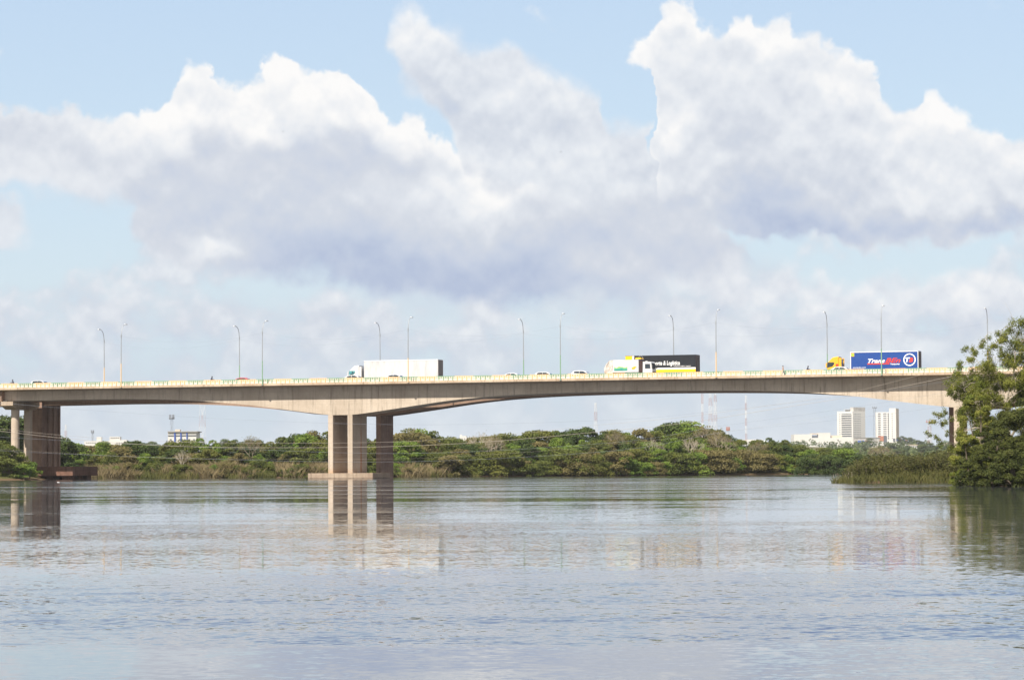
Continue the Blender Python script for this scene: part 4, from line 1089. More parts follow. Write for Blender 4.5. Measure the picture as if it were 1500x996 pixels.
def twig_tree(name, seed, H, Rr, levels=5, bark='palebark', leaves=0, tw=.05):
    """bare or nearly bare tree: forking branches down to fine twigs"""
    rs = random.Random(seed); root = empty(name); big = MB(); fine = MB(); tips = []
    def grow(p, d, L, r, lv):
        e = p + d * L; md = p.lerp(e, .5) + Vector((rs.uniform(-1, 1), rs.uniform(-1, 1), rs.uniform(-.4, .6))) * L * .09
        (big if lv < 3 else fine).tube([p, md, e], [r, r * .85, r * .68], 6 if lv < 3 else 3, cap=False)
        if lv >= levels: tips.append(e); return
        n = 3 if lv < 2 else rs.choice((2, 3, 3))
        for i in range(n):
            a = 2 * PI * (i + rs.random() * .7) / n; sp = rs.uniform(.35, .85)
            s_ = d.orthogonal().normalized(); t_ = d.cross(s_)
            nd = (d + (s_ * math.cos(a) + t_ * math.sin(a)) * sp + Vector((0, 0, .10))).normalized()
            grow(e, nd, L * rs.uniform(.62, .82), max(r * .62, .012), lv + 1)
    grow(Vector((0, 0, -.6)), Vector((0, 0, 1)), H * .34, .028 * H, 0)
    # scale to size
    for mb in (big, fine):
        zs = [v[2] for v in big.v + fine.v]; 
    zm = max(zs); rm = max(math.hypot(v[0], v[1]) for v in fine.v)
    for mb in (big, fine): mb.v = [(v[0] * Rr / rm, v[1] * Rr / rm, v[2] * H / zm) for v in mb.v]
    big.build('trunk', M[bark], root); fine.build('twigs', M['twig'] if bark != 'palebark' else M[bark], root, recalc=False)
    if leaves:
        T = np.array([(t.x * Rr / rm, t.y * Rr / rm, t.z * H / zm) for t in tips]); r2 = np.random.RandomState(seed)
        idx_ = r2.randint(0, len(T), leaves); Cn = T[idx_] + r2.normal(size=(leaves, 3)) * .25
        me = quads_mesh('leaves', leaf_arrays(Cn, r2.normal(size=(leaves, 3)), tw * 5, r2), LM['brownish green']); o = bpy.data.objects.new('leaves', me); COL.objects.link(o); o.parent = root
    return root

# proportions: unit tree is 10 m tall
protos = [tree_of(q) for q in (
    proto_tree('broadleaf_tree', 1, 10, 3.9, 34, 170, .46, .9),
    proto_tree('broadleaf_tree', 2, 10, 4.6, 40, 170, .46, .7, .6),
    proto_tree('broadleaf_tree', 3, 10, 3.2, 30, 170, .44, .9, .8),
    proto_tree('broadleaf_tree', 4, 10, 5.2, 38, 160, .46, 2.4, .42, stretch=1.2),
    proto_tree('broadleaf_tree', 5, 10, 4.2, 44, 170, .44, .3, .7))]
shrubs = [tree_of(q) for q in (
    proto_tree('riverside_shrub', 11, 4, 2.6, 26, 150, .28, .0, .7, low=True),
    proto_tree('riverside_shrub', 12, 4, 3.2, 30, 150, .28, .0, .6, low=True),
    proto_tree('riverside_shrub', 13, 4, 2.1, 22, 150, .27, .0, .9, low=True))]
twiggy = [tree_of(q) for q in (
    twig_tree('half_bare_tree', 21, 10, 5.0, 6, 'palebark', 260), twig_tree('half_bare_tree', 22, 10, 4.2, 6, 'twig', 900))]
allroots = [p_[0] for p_ in protos + shrubs + twiggy]
used = set()
def plant(pt, x, y, h, w, rz, label, cat, group=None, mat=None, base=None, name=None):
    H0 = {'broadleaf_tree': 10, 'riverside_shrub': 4, 'half_bare_tree': 10}[pt[0].name.split('.')[0]]
    if id(pt) in used: o = copy_tree(pt)
    else: o = pt[0]; used.add(id(pt)); 
    firsts = o is pt[0]
    if firsts:                                # keep the pristine tree for copying, place a copy
        o = copy_tree(pt)
    z = gz(x, y) if base is None else base
    o.location = (x, y, max(z, -.1) - .15); o.rotation_euler = (0, 0, rz); s_ = h / H0; o.scale = (s_ * w, s_ * w, s_)
    if mat:
        for c_ in kids(o):
            if c_.name.startswith('crown'): c_.material_slots[0].link = 'OBJECT'; c_.material_slots[0].material = LM[mat]
    return tag(o, label, cat, group)
rs = random.Random(5)
TOP = [(-80, 640), (0, 636), (60, 640), (90, 652), (120, 654), (150, 650), (175, 651), (200, 648), (240, 652), (262, 642), (290, 643), (310, 642), (330, 648), (345, 645), (370, 645), (390, 645),
       (410, 643), (425, 636), (445, 628), (470, 629), (500, 632), (545, 644), (565, 640), (585, 631), (600, 628), (612, 624), (640, 634), (660, 639), (690, 643), (720, 640), (740, 637),
       (765, 632), (790, 634), (820, 635), (850, 630), (875, 632), (900, 634), (920, 638), (940, 632), (960, 636), (978, 622), (995, 621), (1015, 624), (1040, 632), (1060, 642), (1085, 648),
       (1110, 648), (1130, 644), (1150, 647), (1165, 655), (1180, 660), (1200, 660), (1230, 660), (1260, 660), (1300, 662), (1400, 650), (1500, 640)]
def top_at(px):
    for (a, b), (c, d) in zip(TOP, TOP[1:]):
        if a <= px <= c: return b + (d - b) * (px - a) / (c - a)
    return 650
def shoreY(px):
    ks = [(-80, 560), (0, 560), (60, 575), (90, 606), (300, 606), (450, 608), (600, 611), (860, 632), (1200, 668), (1300, 675), (1500, 680)]
    for (a, b), (c, d) in zip(ks, ks[1:]):
        if a <= px <= c: return b + (d - b) * (px - a) / (c - a)
    return 690
kinds = ['olive green', 'olive green', 'olive green', 'dark green', 'dark green', 'dark green', 'brownish green', 'yellowish green', 'bright green', 'bright green']
def where(px, i, k):
    if px < 80: return 'behind the left piers'
    return None
seqs = {'front row': [], 'middle row': [], 'back row': []}
px = -60
while px < 1245:                        # back row: its tops draw the skyline
    seqs['back row'].append((px + rs.uniform(-4, 4), 30, 1.0)); px += rs.uniform(17, 24)
px = -60
while px < 1245: seqs['middle row'].append((px, 15, rs.uniform(.72, .92))); px += rs.uniform(18, 26)
px = 380
while px < 1245: seqs['front row'].append((px, 5, rs.uniform(.46, .70))); px += rs.uniform(16, 24)
for row, L in seqs.items():
    i = 0
    for px, dy, kh in L:
        Y = shoreY(px) + dy + rs.uniform(-3, 3)
        tp = top_at(px) - 2.5; yg = at(px, tp, Y)
        h = (yg.z - 1.0) * kh
        if row != 'back row' and px < 420: h *= .80
        pt = rs.choice(protos); kd = rs.choice(kinds)
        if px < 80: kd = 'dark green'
        if row == 'middle row' and 560 < px < 640: kd = 'brownish green'
        if row == 'front row' and kd == 'dark green' and rs.random() < .4: kd = 'bright green'
        if px < 20: loc_ = f'left of the round columns'
        lab = f'{kd} leafy tree, {ordn(i)} from the left in the {row} on the far bank'
        wmul = rs.uniform(.9, 1.2) * (1.0 if h > 7 else 1.25)
        plant(pt, yg.x, Y, h * (1.0 if row == 'back row' else 1.0), wmul, rs.uniform(0, 6.28), lab, 'tree', f'{row} of trees along the far bank', kd); i += 1
# half-bare pale trees
bares = [(603, 628, 640, 1, .9, 0, 'bare pale-branched tree just right of the central pier'),
         (708, 632, 640, 0, 1.15, 0, 'pale bare tree top spreading above the green ones, midway between pier and truck'),
         (724, 636, 634, 1, 1.0, 0, 'pale twiggy tree beside the widest bare tree right of the central pier'),
         (1012, 640, 654, 0, .9, 0, 'bare tree with a tall white trunk standing below the tall masts'),
         (1030, 627, 668, 1, 1.3, 1, 'large grey-brown twiggy tree below the pair of masts'),
         (1055, 634, 664, 1, 1.2, 1, 'grey-brown twiggy tree just left of the single tall mast'),
         (905, 633, 662, 1, 1.0, 1, 'small grey twiggy tree just right of the red and white mast'),
         (1108, 648, 668, 1, 1.2, 1, 'low brown twiggy tree left of the white mall'),
         (955, 640, 655, 0, .8, 0, 'grey bare tree between green crowns left of the tall masts'),
         (370, 640, 620, 1, 1.0, 1, 'wispy bare tree on the left bank halfway to the central pier'),
         (268, 655, 606, 0, .8, 0, 'white-branched tree below the blue and white block')]
for px, tp, Y, k, wd, _, lab in bares:
    q = at(px, tp - 1, Y); plant(twiggy[k], q.x, Y - 2, q.z - 1.0, wd, rs.uniform(0, 6), lab, 'tree', 'half-bare trees on the far bank')
# shrubs at the water's edge
px = 84; i = 0
while px < 1240:
    Y = shoreY(px) + rs.uniform(-7.5, -4.0); q = at(px, 690, Y)
    h = rs.uniform(2.2, 4.6) * (1.25 if px > 640 else .8); kd = rs.choice(['olive green', 'bright green', 'yellowish green', 'olive green', 'brownish green'])
    plant(rs.choice(shrubs), q.x, Y + 1.5, h, rs.uniform(.9, 1.3), rs.uniform(0, 6.28), f'low {kd} shrub at the waterline, {ordn(i)} from the left along the far bank', 'shrub', "shrubs at the far bank's edge", kd)
    i += 1; px += rs.uniform(12, 19)
for px in range(1178, 1262, 9):
    Y = 647 if px < 1225 else 640; q = at(px, 690, Y)
    plant(shrubs[px % 3], q.x, Y, 3.2 + (px % 5) * .4, 1.2, px, f'rounded green shrub at the right end of the far shore, {ordn((px - 1178) // 9)} from the left there', 'shrub', 'shrubs at the right end of the far shore', ['olive green', 'bright green', 'dark green'][px % 3])
# dark shaded trees behind the left piers and a leafy clump in front of the round columns
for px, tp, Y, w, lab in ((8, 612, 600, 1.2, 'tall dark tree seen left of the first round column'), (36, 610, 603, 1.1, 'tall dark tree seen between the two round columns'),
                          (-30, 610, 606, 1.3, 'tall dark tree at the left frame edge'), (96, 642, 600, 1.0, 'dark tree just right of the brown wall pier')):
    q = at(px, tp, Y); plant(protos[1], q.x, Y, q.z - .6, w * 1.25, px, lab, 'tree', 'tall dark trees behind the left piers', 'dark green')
for px, tp, Y, w, kd, lab in ((6, 650, 551, 1.0, 'olive green', 'olive tree with flat sprays in front of the first round column'), (25, 664, 553, .9, 'yellowish green', 'yellow-green bushy tree at the foot of the round columns'),
                              (-22, 640, 552, 1.1, 'olive green', 'olive tree cut by the left frame edge'), (44, 676, 555, 1.1, 'bright green', 'small bright green bush beside the brown pile cap'),
                              (12, 672, 548, 1.5, 'olive green', 'broad olive bush at the waterline in front of the first round column'), (36, 680, 547, 1.4, 'bright green', 'low bright bush at the waterline in front of the second round column')):
    q = at(px, tp, Y); plant(protos[3] if tp < 670 else shrubs[0], q.x, Y, q.z - .3, w, px * 1.3, lab, 'tree' if tp < 670 else 'shrub', 'bushy growth around the left round columns', kd, base=.5)
# pale reeds and grass
def tuft_field(name, spots, label, mats, seed, hh, n_per, wd=.05, lean=.25, group=None):
    r2 = np.random.RandomState(seed); V = []
    for (x, y, z, s_) in spots:
        n = int(n_per * s_); a = r2.uniform(0, 2 * PI, n); rad = r2.uniform(0, 1, n) ** .5 * 1.6 * s_
        bx = x + rad * np.cos(a); by = y + rad * np.sin(a); h = hh * s_ * r2.uniform(.45, 1.1, n); ln = r2.normal(size=(n, 2)) * lean * h[:, None]
        t = r2.uniform(0, PI, n); dx = np.cos(t) * wd; dy = np.sin(t) * wd * .5
        p0 = np.stack([bx - dx, by - dy, np.full(n, z - .3)], 1); p1 = np.stack([bx + dx, by + dy, np.full(n, z - .3)], 1)
        p2 = np.stack([bx + ln[:, 0] * .6 + dx * .7, by + ln[:, 1] * .6 + dy * .7, z + h * .65], 1); p3 = np.stack([bx + ln[:, 0], by + ln[:, 1], z + h], 1)
        V.append(np.stack([p0, p1, p2, p3], 1).reshape(-1, 3))
    me = quads_mesh(name, np.concatenate(V), mats); o = bpy.data.objects.new(name, me); COL.objects.link(o); return tag(o, label, 'grass', kind='stuff')
LM['reed'] = leafmat('dry_reeds', (.17, .135, .065), (.25, .20, .11), (.31, .25, .15), .2, .12)
LM['greenreed'] = leafmat('green_grass_blades', (.095, .105, .030), (.15, .145, .045), (.20, .18, .07), .2, .12)
sp = []; sg = []
for k in range(300):
    px = rs.uniform(105, 480) if rs.random() < .85 else rs.uniform(582, 660); Y = shoreY(px) - 8 + rs.random() ** 1.3 * 11; q = at(px, 690, Y); z = gz(q.x, Y)
    if z > -.25: (sp if (noise_ := math.sin(px * .045) + math.sin(px * .11) + rs.uniform(-.8, .8)) > .1 else sg).append((q.x, Y, max(z, 0), rs.uniform(.7, 1.5)))
for k in range(60):
    px = rs.uniform(480, 700); Y = shoreY(px) - 8 + rs.random() * 6; q = at(px, 690, Y); z = gz(q.x, Y)
    if z > -.25: sg.append((q.x, Y, max(z, 0), rs.uniform(.4, .8)))
tuft_field('dry_reeds', sp, 'pale dry reeds along the left half of the far bank', LM['reed'], 3, 1.75, 170, .045, .38)
tuft_field('bank_grass', sg, 'green grass and reeds at the foot of the far bank', LM['greenreed'], 4, 1.1, 150)

# ------------------------------------------------------------------ right bank: dark willowy scrub, overhanging tree, dark bush
LM['willow'] = leafmat('willow_scrub_leaves', (.068, .074, .022), (.115, .112, .036), (.18, .15, .06), .2, .6)
def scrub(seed, H, Rr, n):
    r2 = np.random.RandomState(seed); root = empty('willow_bush'); mb = MB(); Cn = []
    ns = 60
    for i in range(ns):
        a = r2.uniform(0, 2 * PI); q = r2.uniform(0, 1) ** .5 * Rr * .75; b = Vector((q * math.cos(a), q * math.sin(a), -.4)); hh = H * r2.uniform(.6, 1.0) * (1 - .35 * (q / Rr) ** 2)
        e = b + Vector((math.cos(a) * q * .35 + r2.normal() * .2, math.sin(a) * q * .35 + r2.normal() * .2, hh)); md = b.lerp(e, .5) + Vector((0, 0, .1))
        mb.tube([b, md, e], [.03, .022, .01], 4, cap=False)
        m_ = n // ns; t = r2.uniform(.12, 1.04, m_)[:, None]
        Cn.append(np.array(b)[None] * (1 - t) + np.array(e)[None] * t + r2.normal(size=(m_, 3)) * np.array([.24, .24, .15]))
    mb.build('stems', M['bark'], root, recalc=False)
    Cn = np.concatenate(Cn); up = r2.normal(size=Cn.shape) * .6; up[:, 2] += .3
    V = leaf_arrays(Cn, up, .19, r2).reshape(-1, 4, 3); c_ = V.mean(1, keepdims=True); V = c_ + (V - c_) * np.array([1.0, 1.0, 1.0]); 
    me = quads_mesh('foliage', V.reshape(-1, 3), LM['willow']); o = bpy.data.objects.new('foliage', me); COL.objects.link(o); o.parent = root
    return root
wp = [tree_of(scrub(31, 3.2, 1.9, 6500)), tree_of(scrub(32, 3.0, 2.3, 7500))]
wi = 0
WTOP = [(1236, 692), (1250, 678), (1265, 668), (1290, 664), (1310, 668), (1340, 664), (1370, 662), (1400, 660), (1430, 655)]
def wtop(px):
    for (a, b), (c, d) in zip(WTOP, WTOP[1:]):
        if a <= px <= c: return b + (d - b) * (px - a) / (c - a)
    return 660
px = 1244
while px < 1440:
    for row, dy in ((0, 3.5), (1, 10)):
        Yf = 321 - (px - 1240) / 160 * 9; Y = Yf + dy + rs.uniform(-1, 1); pp = px + rs.uniform(-5, 5) + row * 8
        q = at(pp, wtop(min(pp, 1430)) + rs.uniform(0, 8) * (row == 0), Y); h = q.z * .93 - .2
        c_ = copy_tree(rs.choice(wp)); s_ = h / 3.1; c_.location = (q.x, Y, max(gz(q.x, Y), -.05) - .05); c_.rotation_euler = (0, 0, rs.uniform(0, 6.28)); c_.scale = (min(s_, 1.0) * 1.05,) * 2 + (s_,)
        tag(c_, f'dark olive willowy bush, {ordn(wi)} from the left on the right-hand spit', 'bush', 'willowy bushes on the right-hand spit'); wi += 1
    px += rs.uniform(13, 19)
for t_ in wp:
    for c_ in kids(t_[0]): bpy.data.objects.remove(c_)
    bpy.data.objects.remove(t_[0])
sp = []
for k in range(150):
    px = rs.uniform(1232, 1440); Y = 320 - (px - 1240) / 160 * 9 + rs.uniform(-1.0, 4); q = at(px, 705, Y); sp.append((q.x, Y, max(gz(q.x, Y), -.05), rs.uniform(.5, .9)))
tuft_field('spit_grass', sp, 'dark grass and dry stems at the waterline of the right-hand spit', LM['willow'], 8, 1.1, 60, .03, .4)
# dry sticks at the tip
mb = MB()
for k in range(26):
    px = rs.uniform(1222, 1250); Y = 321 + rs.uniform(-1, 3); q = at(px, 705, Y); mb.tube([(q.x, Y, -.3), (q.x + rs.uniform(-.5, .3), Y, rs.uniform(.3, 1.3))], [.02, .008], 4)
tag(mb.build('dry_sticks', M['palebark'], recalc=False), 'bare dry sticks poking from the water at the tip of the spit', 'sticks', kind='stuff')

LM['sunny'] = leafmat('sunlit_tree_leaves', (.13, .16, .028), (.22, .23, .045), (.36, .30, .07), .3, .5)
LM['deep'] = leafmat('deep_green_leaves', (.044, .056, .014), (.080, .092, .022), (.13, .125, .035), .2, .6)
tY = 283.0
tb = at(1474, 712, tY); root = empty('overhanging_tree', (tb.x, tY, .6), 0, 'tall sparse-leaved tree overhanging the bridge at the right edge, sky showing through', 'tree')
clus = [(1450, 548, 17), (1472, 528, 15), (1494, 534, 20), (1432, 578, 15), (1468, 505, 8), (1500, 570, 22), (1490, 478, 15), (1476, 496, 11), (1499, 500, 16), (1460, 503, 9), (1483, 518, 17), (1512, 480, 18), (1520, 520, 24), (1545, 500, 24), (1444, 494, 6), (1465, 487, 7), (1450, 520, 9), (1428, 513, 8), (1416, 513, 5),
        (1424, 526, 8), (1436, 504, 6), (1438, 536, 10), (1458, 537, 15), (1411, 536, 8), (1402, 548, 9), (1418, 552, 12), (1398, 563, 10), (1392, 577, 8), (1412, 570, 13), (1436, 560, 17), (1462, 562, 19),
        (1488, 555, 22), (1510, 565, 24), (1425, 590, 17), (1450, 594, 20), (1480, 600, 22), (1412, 606, 11), (1428, 620, 17), (1404, 582, 8), (1448, 628, 20), (1412, 632, 13), (1404, 650, 12), (1424, 655, 17),
        (1400, 668, 10), (1446, 660, 18), (1394, 612, 4), (1386, 603, 4), (1376, 611, 6), (1368, 618, 5), (1380, 624, 5), (1388, 618, 4), (1363, 634, 5), (1374, 641, 5), (1381, 652, 4), (1388, 634, 4), (1371, 605, 3), (1500, 620, 24), (1530, 600, 26)]
r2 = np.random.RandomState(77); Cn = []; Nn = []; nodes = [(Vector((tb.x, tY, .6)), 0.22), (Vector((tb.x + .5, tY + .2, 4.5)), .18), (Vector((tb.x + .1, tY + .5, 8.0)), .13), (Vector((tb.x + 1.0, tY + .3, 11.0)), .07), (Vector((tb.x + 1.1, tY, 13.0)), .04)]
mb = MB(); mb.tube([n_[0] for n_ in nodes], [n_[1] for n_ in nodes], 9)
order = sorted(clus, key=lambda c_: abs(c_[0] - 1478) + .4 * abs(c_[1] - 590))
for (cx, cy, cr) in order:
    Y = tY + r2.uniform(-1.6, 1.6); p = at(cx, cy, Y); rad = cr / F * Y * 1.22
    best = min(nodes, key=lambda n_: (n_[0] - p).length + (0 if n_[0].z < p.z + .8 else 2.0)); a0, ra = best
    r1 = max(ra * .55, .02); md = a0.lerp(p, .5) + Vector((r2.normal() * .2, r2.normal() * .2, .25))
    mb.tube([a0, md, p], [ra * .75, (ra * .75 + r1) / 2, r1 * .6], 6); nodes.append((p, r1))
    n = int(50 + rad * rad * (1700 if cy > 560 and cx > 1400 else 1050))
    for j in range(max(3, int(rad * 5))):                      # fine twigs inside the cluster
        e = p + Vector(r2.normal(size=3)) * rad * .7; mb.tube([p, p.lerp(e, .5) + Vector((0, 0, .06)), e], [.018, .012, .006], 4, cap=False)
    nsub = max(2, int(rad * 5)); ctr = r2.normal(size=(nsub, 3)); ctr /= np.linalg.norm(ctr, axis=1, keepdims=True); ctr *= (r2.uniform(.2, 1, nsub) ** .5 * rad * .85)[:, None]
    k = r2.randint(0, nsub, n); d = r2.normal(size=(n, 3)) * .21 * min(1.2, rad ** .5)
    Cn.append(np.array(p)[None] + ctr[k] + d); Nn.append(ctr[k] + d + np.array([0, 0, .2]))
Cn = np.concatenate(Cn); Nn = np.concatenate(Nn); Nn /= np.linalg.norm(Nn, axis=1, keepdims=True)
mb.v = [(x - tb.x, y - tY, z - .6) for x, y, z in mb.v]
mb.build('trunk', M['palebark'], root, recalc=False)
me = quads_mesh('crown', leaf_arrays(Cn - np.array([tb.x, tY, .6]), Nn, .135, r2), LM['sunny']); o = bpy.data.objects.new('crown', me); COL.objects.link(o); o.parent = root
def bigbush(px, py_top, py_w, Y, n, mat, label, cat='bush', leaf=.16, name='dense_bush', base=None):
    top = at(px, py_top, Y); rw = py_w / F * Y; H = top.z; r3 = np.random.RandomState(int(px + py_top)); lobes = []
    for i in range(60):
        zz = r3.uniform(0, 1) ** 1.35; a = r3.uniform(0, 2 * PI); q = r3.uniform(.3, 1) ** .5 * rw * .86 * math.cos(min(zz, .97) * 1.25) ** .6
        s_ = rw * r3.uniform(.12, .26); lobes.append((q * math.cos(a), q * math.sin(a) * .7, zz * (H - s_ * .6), s_, s_, s_ * .7, r3.uniform(.6, 1.3)))
    Cc, Nc = crown_pts(lobes, n / 60, r3, .35)
    keep = Cc[:, 2] > -.05; Cc = Cc[keep]; Nc = Nc[keep]
    rt_ = empty(name, (top.x, Y, .0), 0, label, cat)
    me = quads_mesh('crown', leaf_arrays(Cc, Nc, leaf, r3), LM[mat]); o = bpy.data.objects.new('crown', me); COL.objects.link(o); o.parent = rt_
    t_ = MB()
    for lb in lobes[:14]: t_.tube([(0, 0, -.5), (lb[0] * .4, lb[1] * .4, lb[2] * .5), lb[:3]], [.12, .07, .02], 5, cap=False)
    t_.build('stems', M['bark'], rt_, recalc=False); return rt_
bigbush(1516, 568, 92, 262, 120000, 'deep', 'dense dark green tree filling the lower right corner down to the water', 'tree', .155, 'dense_tree')
bigbush(1452, 628, 46, 256, 36000, 'deep', 'dark green bush at the water in front of the overhanging tree', leaf=.145)
bigbush(1492, 655, 50, 252, 24000, 'deep', 'low dark bush at the waterline in the right corner', leaf=.17)
bigbush(1424, 668, 30, 266, 12000, 'deep', 'small dark bush between the willowy bushes and the corner tree', leaf=.16)
bigbush(1560, 540, 70, 270, 30000, 'deep', 'dark crown cut off by the right frame edge', 'tree', .20, 'dense_tree')
bigbush(1420, 636, 32, 272, 46000, 'sunny', 'yellow-green bush under the left side of the overhanging tree', leaf=.13)
bigbush(1436, 574, 40, 276, 68000, 'sunny', 'bright leafy growth climbing the middle of the overhanging tree', leaf=.13)

# ------------------------------------------------------------------ the hillside town: trees first
i = 0
for px, y, Y, h in [(1135, 646, 1500, 12), (1150, 644, 1600, 13), (1128, 650, 1300, 9), (1163, 652, 1400, 9), (1178, 657, 1300, 8), (1213, 656, 1500, 9), (1245, 658, 1300, 8), (1232, 662, 1100, 8), (1258, 660, 1500, 9),
                    (1272, 657, 1700, 10), (1292, 652, 1900, 12), (1305, 648, 2100, 14), (1318, 656, 1600, 11), (1330, 653, 1900, 12), (1345, 644, 2400, 14), (1352, 650, 1900, 12), (1340, 660, 1300, 9), (1310, 664, 1100, 8),
                    (1362, 648, 2200, 13), (1374, 652, 2000, 12), (1286, 663, 1000, 8), (1268, 665, 950, 8), (1388, 650, 2200, 13), (1322, 638, 3300, 18), (1275, 641, 3300, 16), (1334, 640, 3400, 16), (1100, 650, 1500, 10), (1085, 652, 1400, 9),
                    (210, 648, 1900, 14), (232, 650, 1700, 12), (222, 646, 2300, 16), (160, 650, 1500, 10), (140, 652, 1400, 9), (1068, 650, 1500, 10), (330, 642, 1900, 16), (345, 643, 1800, 15), (1380, 662, 900, 8), (1356, 664, 950, 8), (1400, 655, 1400, 11)]:
    q = at(px, y, Y); base = gz(q.x, Y); hh = max(q.z - base, 6)
    plant(protos[i % 3], q.x, Y, hh, min(2.2, h * 1.1 / hh), i * 1.7, f'small hazy blue-green tree on the distant hillside, {ordn(i)} of those beyond the far bank', 'tree', 'trees on the distant hillside', 'hazy blue-green'); i += 1
q = at(1290, 652, 1000); plant(twiggy[1], q.x, 1000, q.z - gz(q.x, 1000), 1.7, 1.0, 'rounded pale brown twiggy tree below the white towers', 'tree', 'half-bare trees on the far bank')
far = []
r4 = np.random.RandomState(9)
for k in range(1500):
    Y = r4.uniform(760, 5200); pxx = r4.uniform(-100, 1600); x = (pxx - 750) / F * Y
    if 3500 < Y < 4100 and -1500 < x < 700: continue
    far.append((x, Y, gz(x, Y), r4.uniform(5, 8.5) * (.7 if Y < 1200 else 1)))
lob = []
Cc, Nc = [], []
for x, Y, z, h in far:
    n = 46; d = r4.normal(size=(n, 3)); d /= np.linalg.norm(d, axis=1, keepdims=True); d[:, 2] = abs(d[:, 2])
    Cc.append(np.array([x, Y, z]) + d * np.array([h * .75, h * .75, h]) * r4.uniform(.6, 1, n)[:, None]); Nc.append(d)
Cc = np.concatenate(Cc); Nc = np.concatenate(Nc)
me = quads_mesh('distant_wood', leaf_arrays(Cc, Nc, 2.4, r4), LM['hazy blue-green']); o = bpy.data.objects.new('distant_wood', me); COL.objects.link(o)
tag(o, 'low hazy woodland covering the distant hillside', 'woodland', kind='stuff')

# ------------------------------------------------------------------ buildings on the horizon
M['bwhite'] = flat('white_render', (.56, .55, .53), .9, .1, 0, .05, .1)
M['bbeige'] = flat('beige_render', (.55, .46, .37), .9, .1, 0, .08, .1)
M['bgrey'] = flat('grey_roof_sheet', (.30, .29, .28), .9, .1, 0, .1, .1)
M['bglass'] = flat('dark_window_glass', (.10, .11, .13), .3, .4, 0, .1, .1)
M['bblue'] = flat('blue_painted_wall', (.05, .10, .35), .8)
M['brick'] = flat('terracotta_wall', (.40, .16, .10), .9)
M['ored'] = flat('mast_red_paint', (.40, .20, .16), .6); M['owhite'] = flat('mast_white_paint', (.70, .68, .66), .6); M['mastgrey'] = flat('mast_grey_steel', (.22, .24, .28), .6)
M['soot'] = concrete('stained_white_wall', (.56, .54, .51), (.34, .32, .31), .7, joints=False)
BY = 3800.0; U = BY / F
def bld(px, rz, label, cat='building', name='building', Y=BY):
    q = at(px, 660, Y); return empty(name, (q.x, Y, 0), rz, label, cat), q
def zpix(px, py, Y=BY): return at(px, py, Y).z
# tall tower: left face 50 degrees to the left, right face 40 degrees to the right; its near corner stands at px 1250
th = R(-45)
t1, q = bld(1250, 0, 'taller white tower block with dark balcony bands and raised lift core, left of two')
z0 = 14; ztop = zpix(1250, 602); zc = zpix(1262, 596.2); Lw = 20 * U / math.cos(R(50)); Rw = 20.5 * U / math.sin(R(50))
t1.rotation_euler = (0, 0, -R(50))         # local -x runs along the left face, +y along the right one
# local frame: corner at origin, left face on plane y=0 for x in [-Lw, 0], facing -y ; right face on plane x=0 for y in [0, Rw], facing +x
def tower_local(t1, Lw, Rw, ztop, zc, core, rows, z0, mats):
    MB().box(-Lw, 0, 0, Rw, z0, ztop).build('main_block', mats[0], t1)
tower_local(t1, Lw, Rw, ztop, zc, None, 11, z0, [M['bwhite']])
MB().box(-Lw * .22, -.05, Rw * .08, Rw - .05, ztop + .01, zc).build('lift_core', M['soot'], t1)
MB().box(-Lw * .55, -Lw * .22 - .05, Rw * .1, Rw * .5, ztop + .01, zpix(1250, 600)).build('roof_room', M['bglass'], t1)
MB().box(-Lw * .60, -Lw * .2, Rw * .02, Rw * .55, zpix(1250, 600) + .02, zpix(1250, 599.3)).build('roof_slab', M['bwhite'], t1)
pitch = 3.27 * U
for r_ in range(12):
    zz = zpix(1250, 606.8) - r_ * pitch
    if zz < 24: break
    MB().box(-Lw * .70, -Lw * .08, -.25, .6, zz, zz + pitch * .40).build('balcony_band', M['bglass'], t1)
    MB().box(-Lw * .72, -Lw * .06, -1.1, -.02, zz - pitch * .38, zz - pitch * .02).build('balcony_front', M['bwhite'], t1)
    MB().box(-Lw * .86, -Lw * .80, -.12, .3, zz, zz + pitch * .3).build('window', M['bglass'], t1)
    for k in range(5): MB().box(-.3, .12, Rw * (.08 + .12 * k), Rw * (.08 + .12 * k + .065), zz - .2, zz + pitch * .28 - .2).build('window', M['bglass'], t1)
# second tower
t2, q = bld(1313.5, 0, 'slightly lower white tower block with dotted windows and beige side wall, right of two')
t2.rotation_euler = (0, 0, -R(17)); L2 = 29 * U / math.cos(R(17)); W2 = 7 * U / math.sin(R(17)); zt2 = zpix(1300, 603.5); zc2 = zpix(1310, 597.8)
MB().box(-L2, 0, 0, W2, z0, zt2).build('main_block', M['bwhite'], t2)
MB().box(-L2 * .32, -.02, -.9, W2 * .8, z0, zc2).build('stair_tower', M['bwhite'], t2)
MB().box(.0, .35, -.3, W2, z0, zc2 - .5).build('side_wall', M['bbeige'], t2)
for r_ in range(12):
    zz = zpix(1300, 606.5) - r_ * 3.24 * U
    if zz < 26: break
    for a, b in ((.78, .88), (.84, .74), (.56, .46), (.62, .56)):
        a, b = max(a, b), min(a, b)
        MB().box(-L2 * a, -L2 * b, -.15, .3, zz, zz + 1.3).build('window', M['bglass'], t2)
    for a, b in ((.40, .35), (.20, .16)): MB().box(-L2 * a, -L2 * b, -1.02, -.4, zz, zz + 1.3).build('window', M['bglass'], t2)
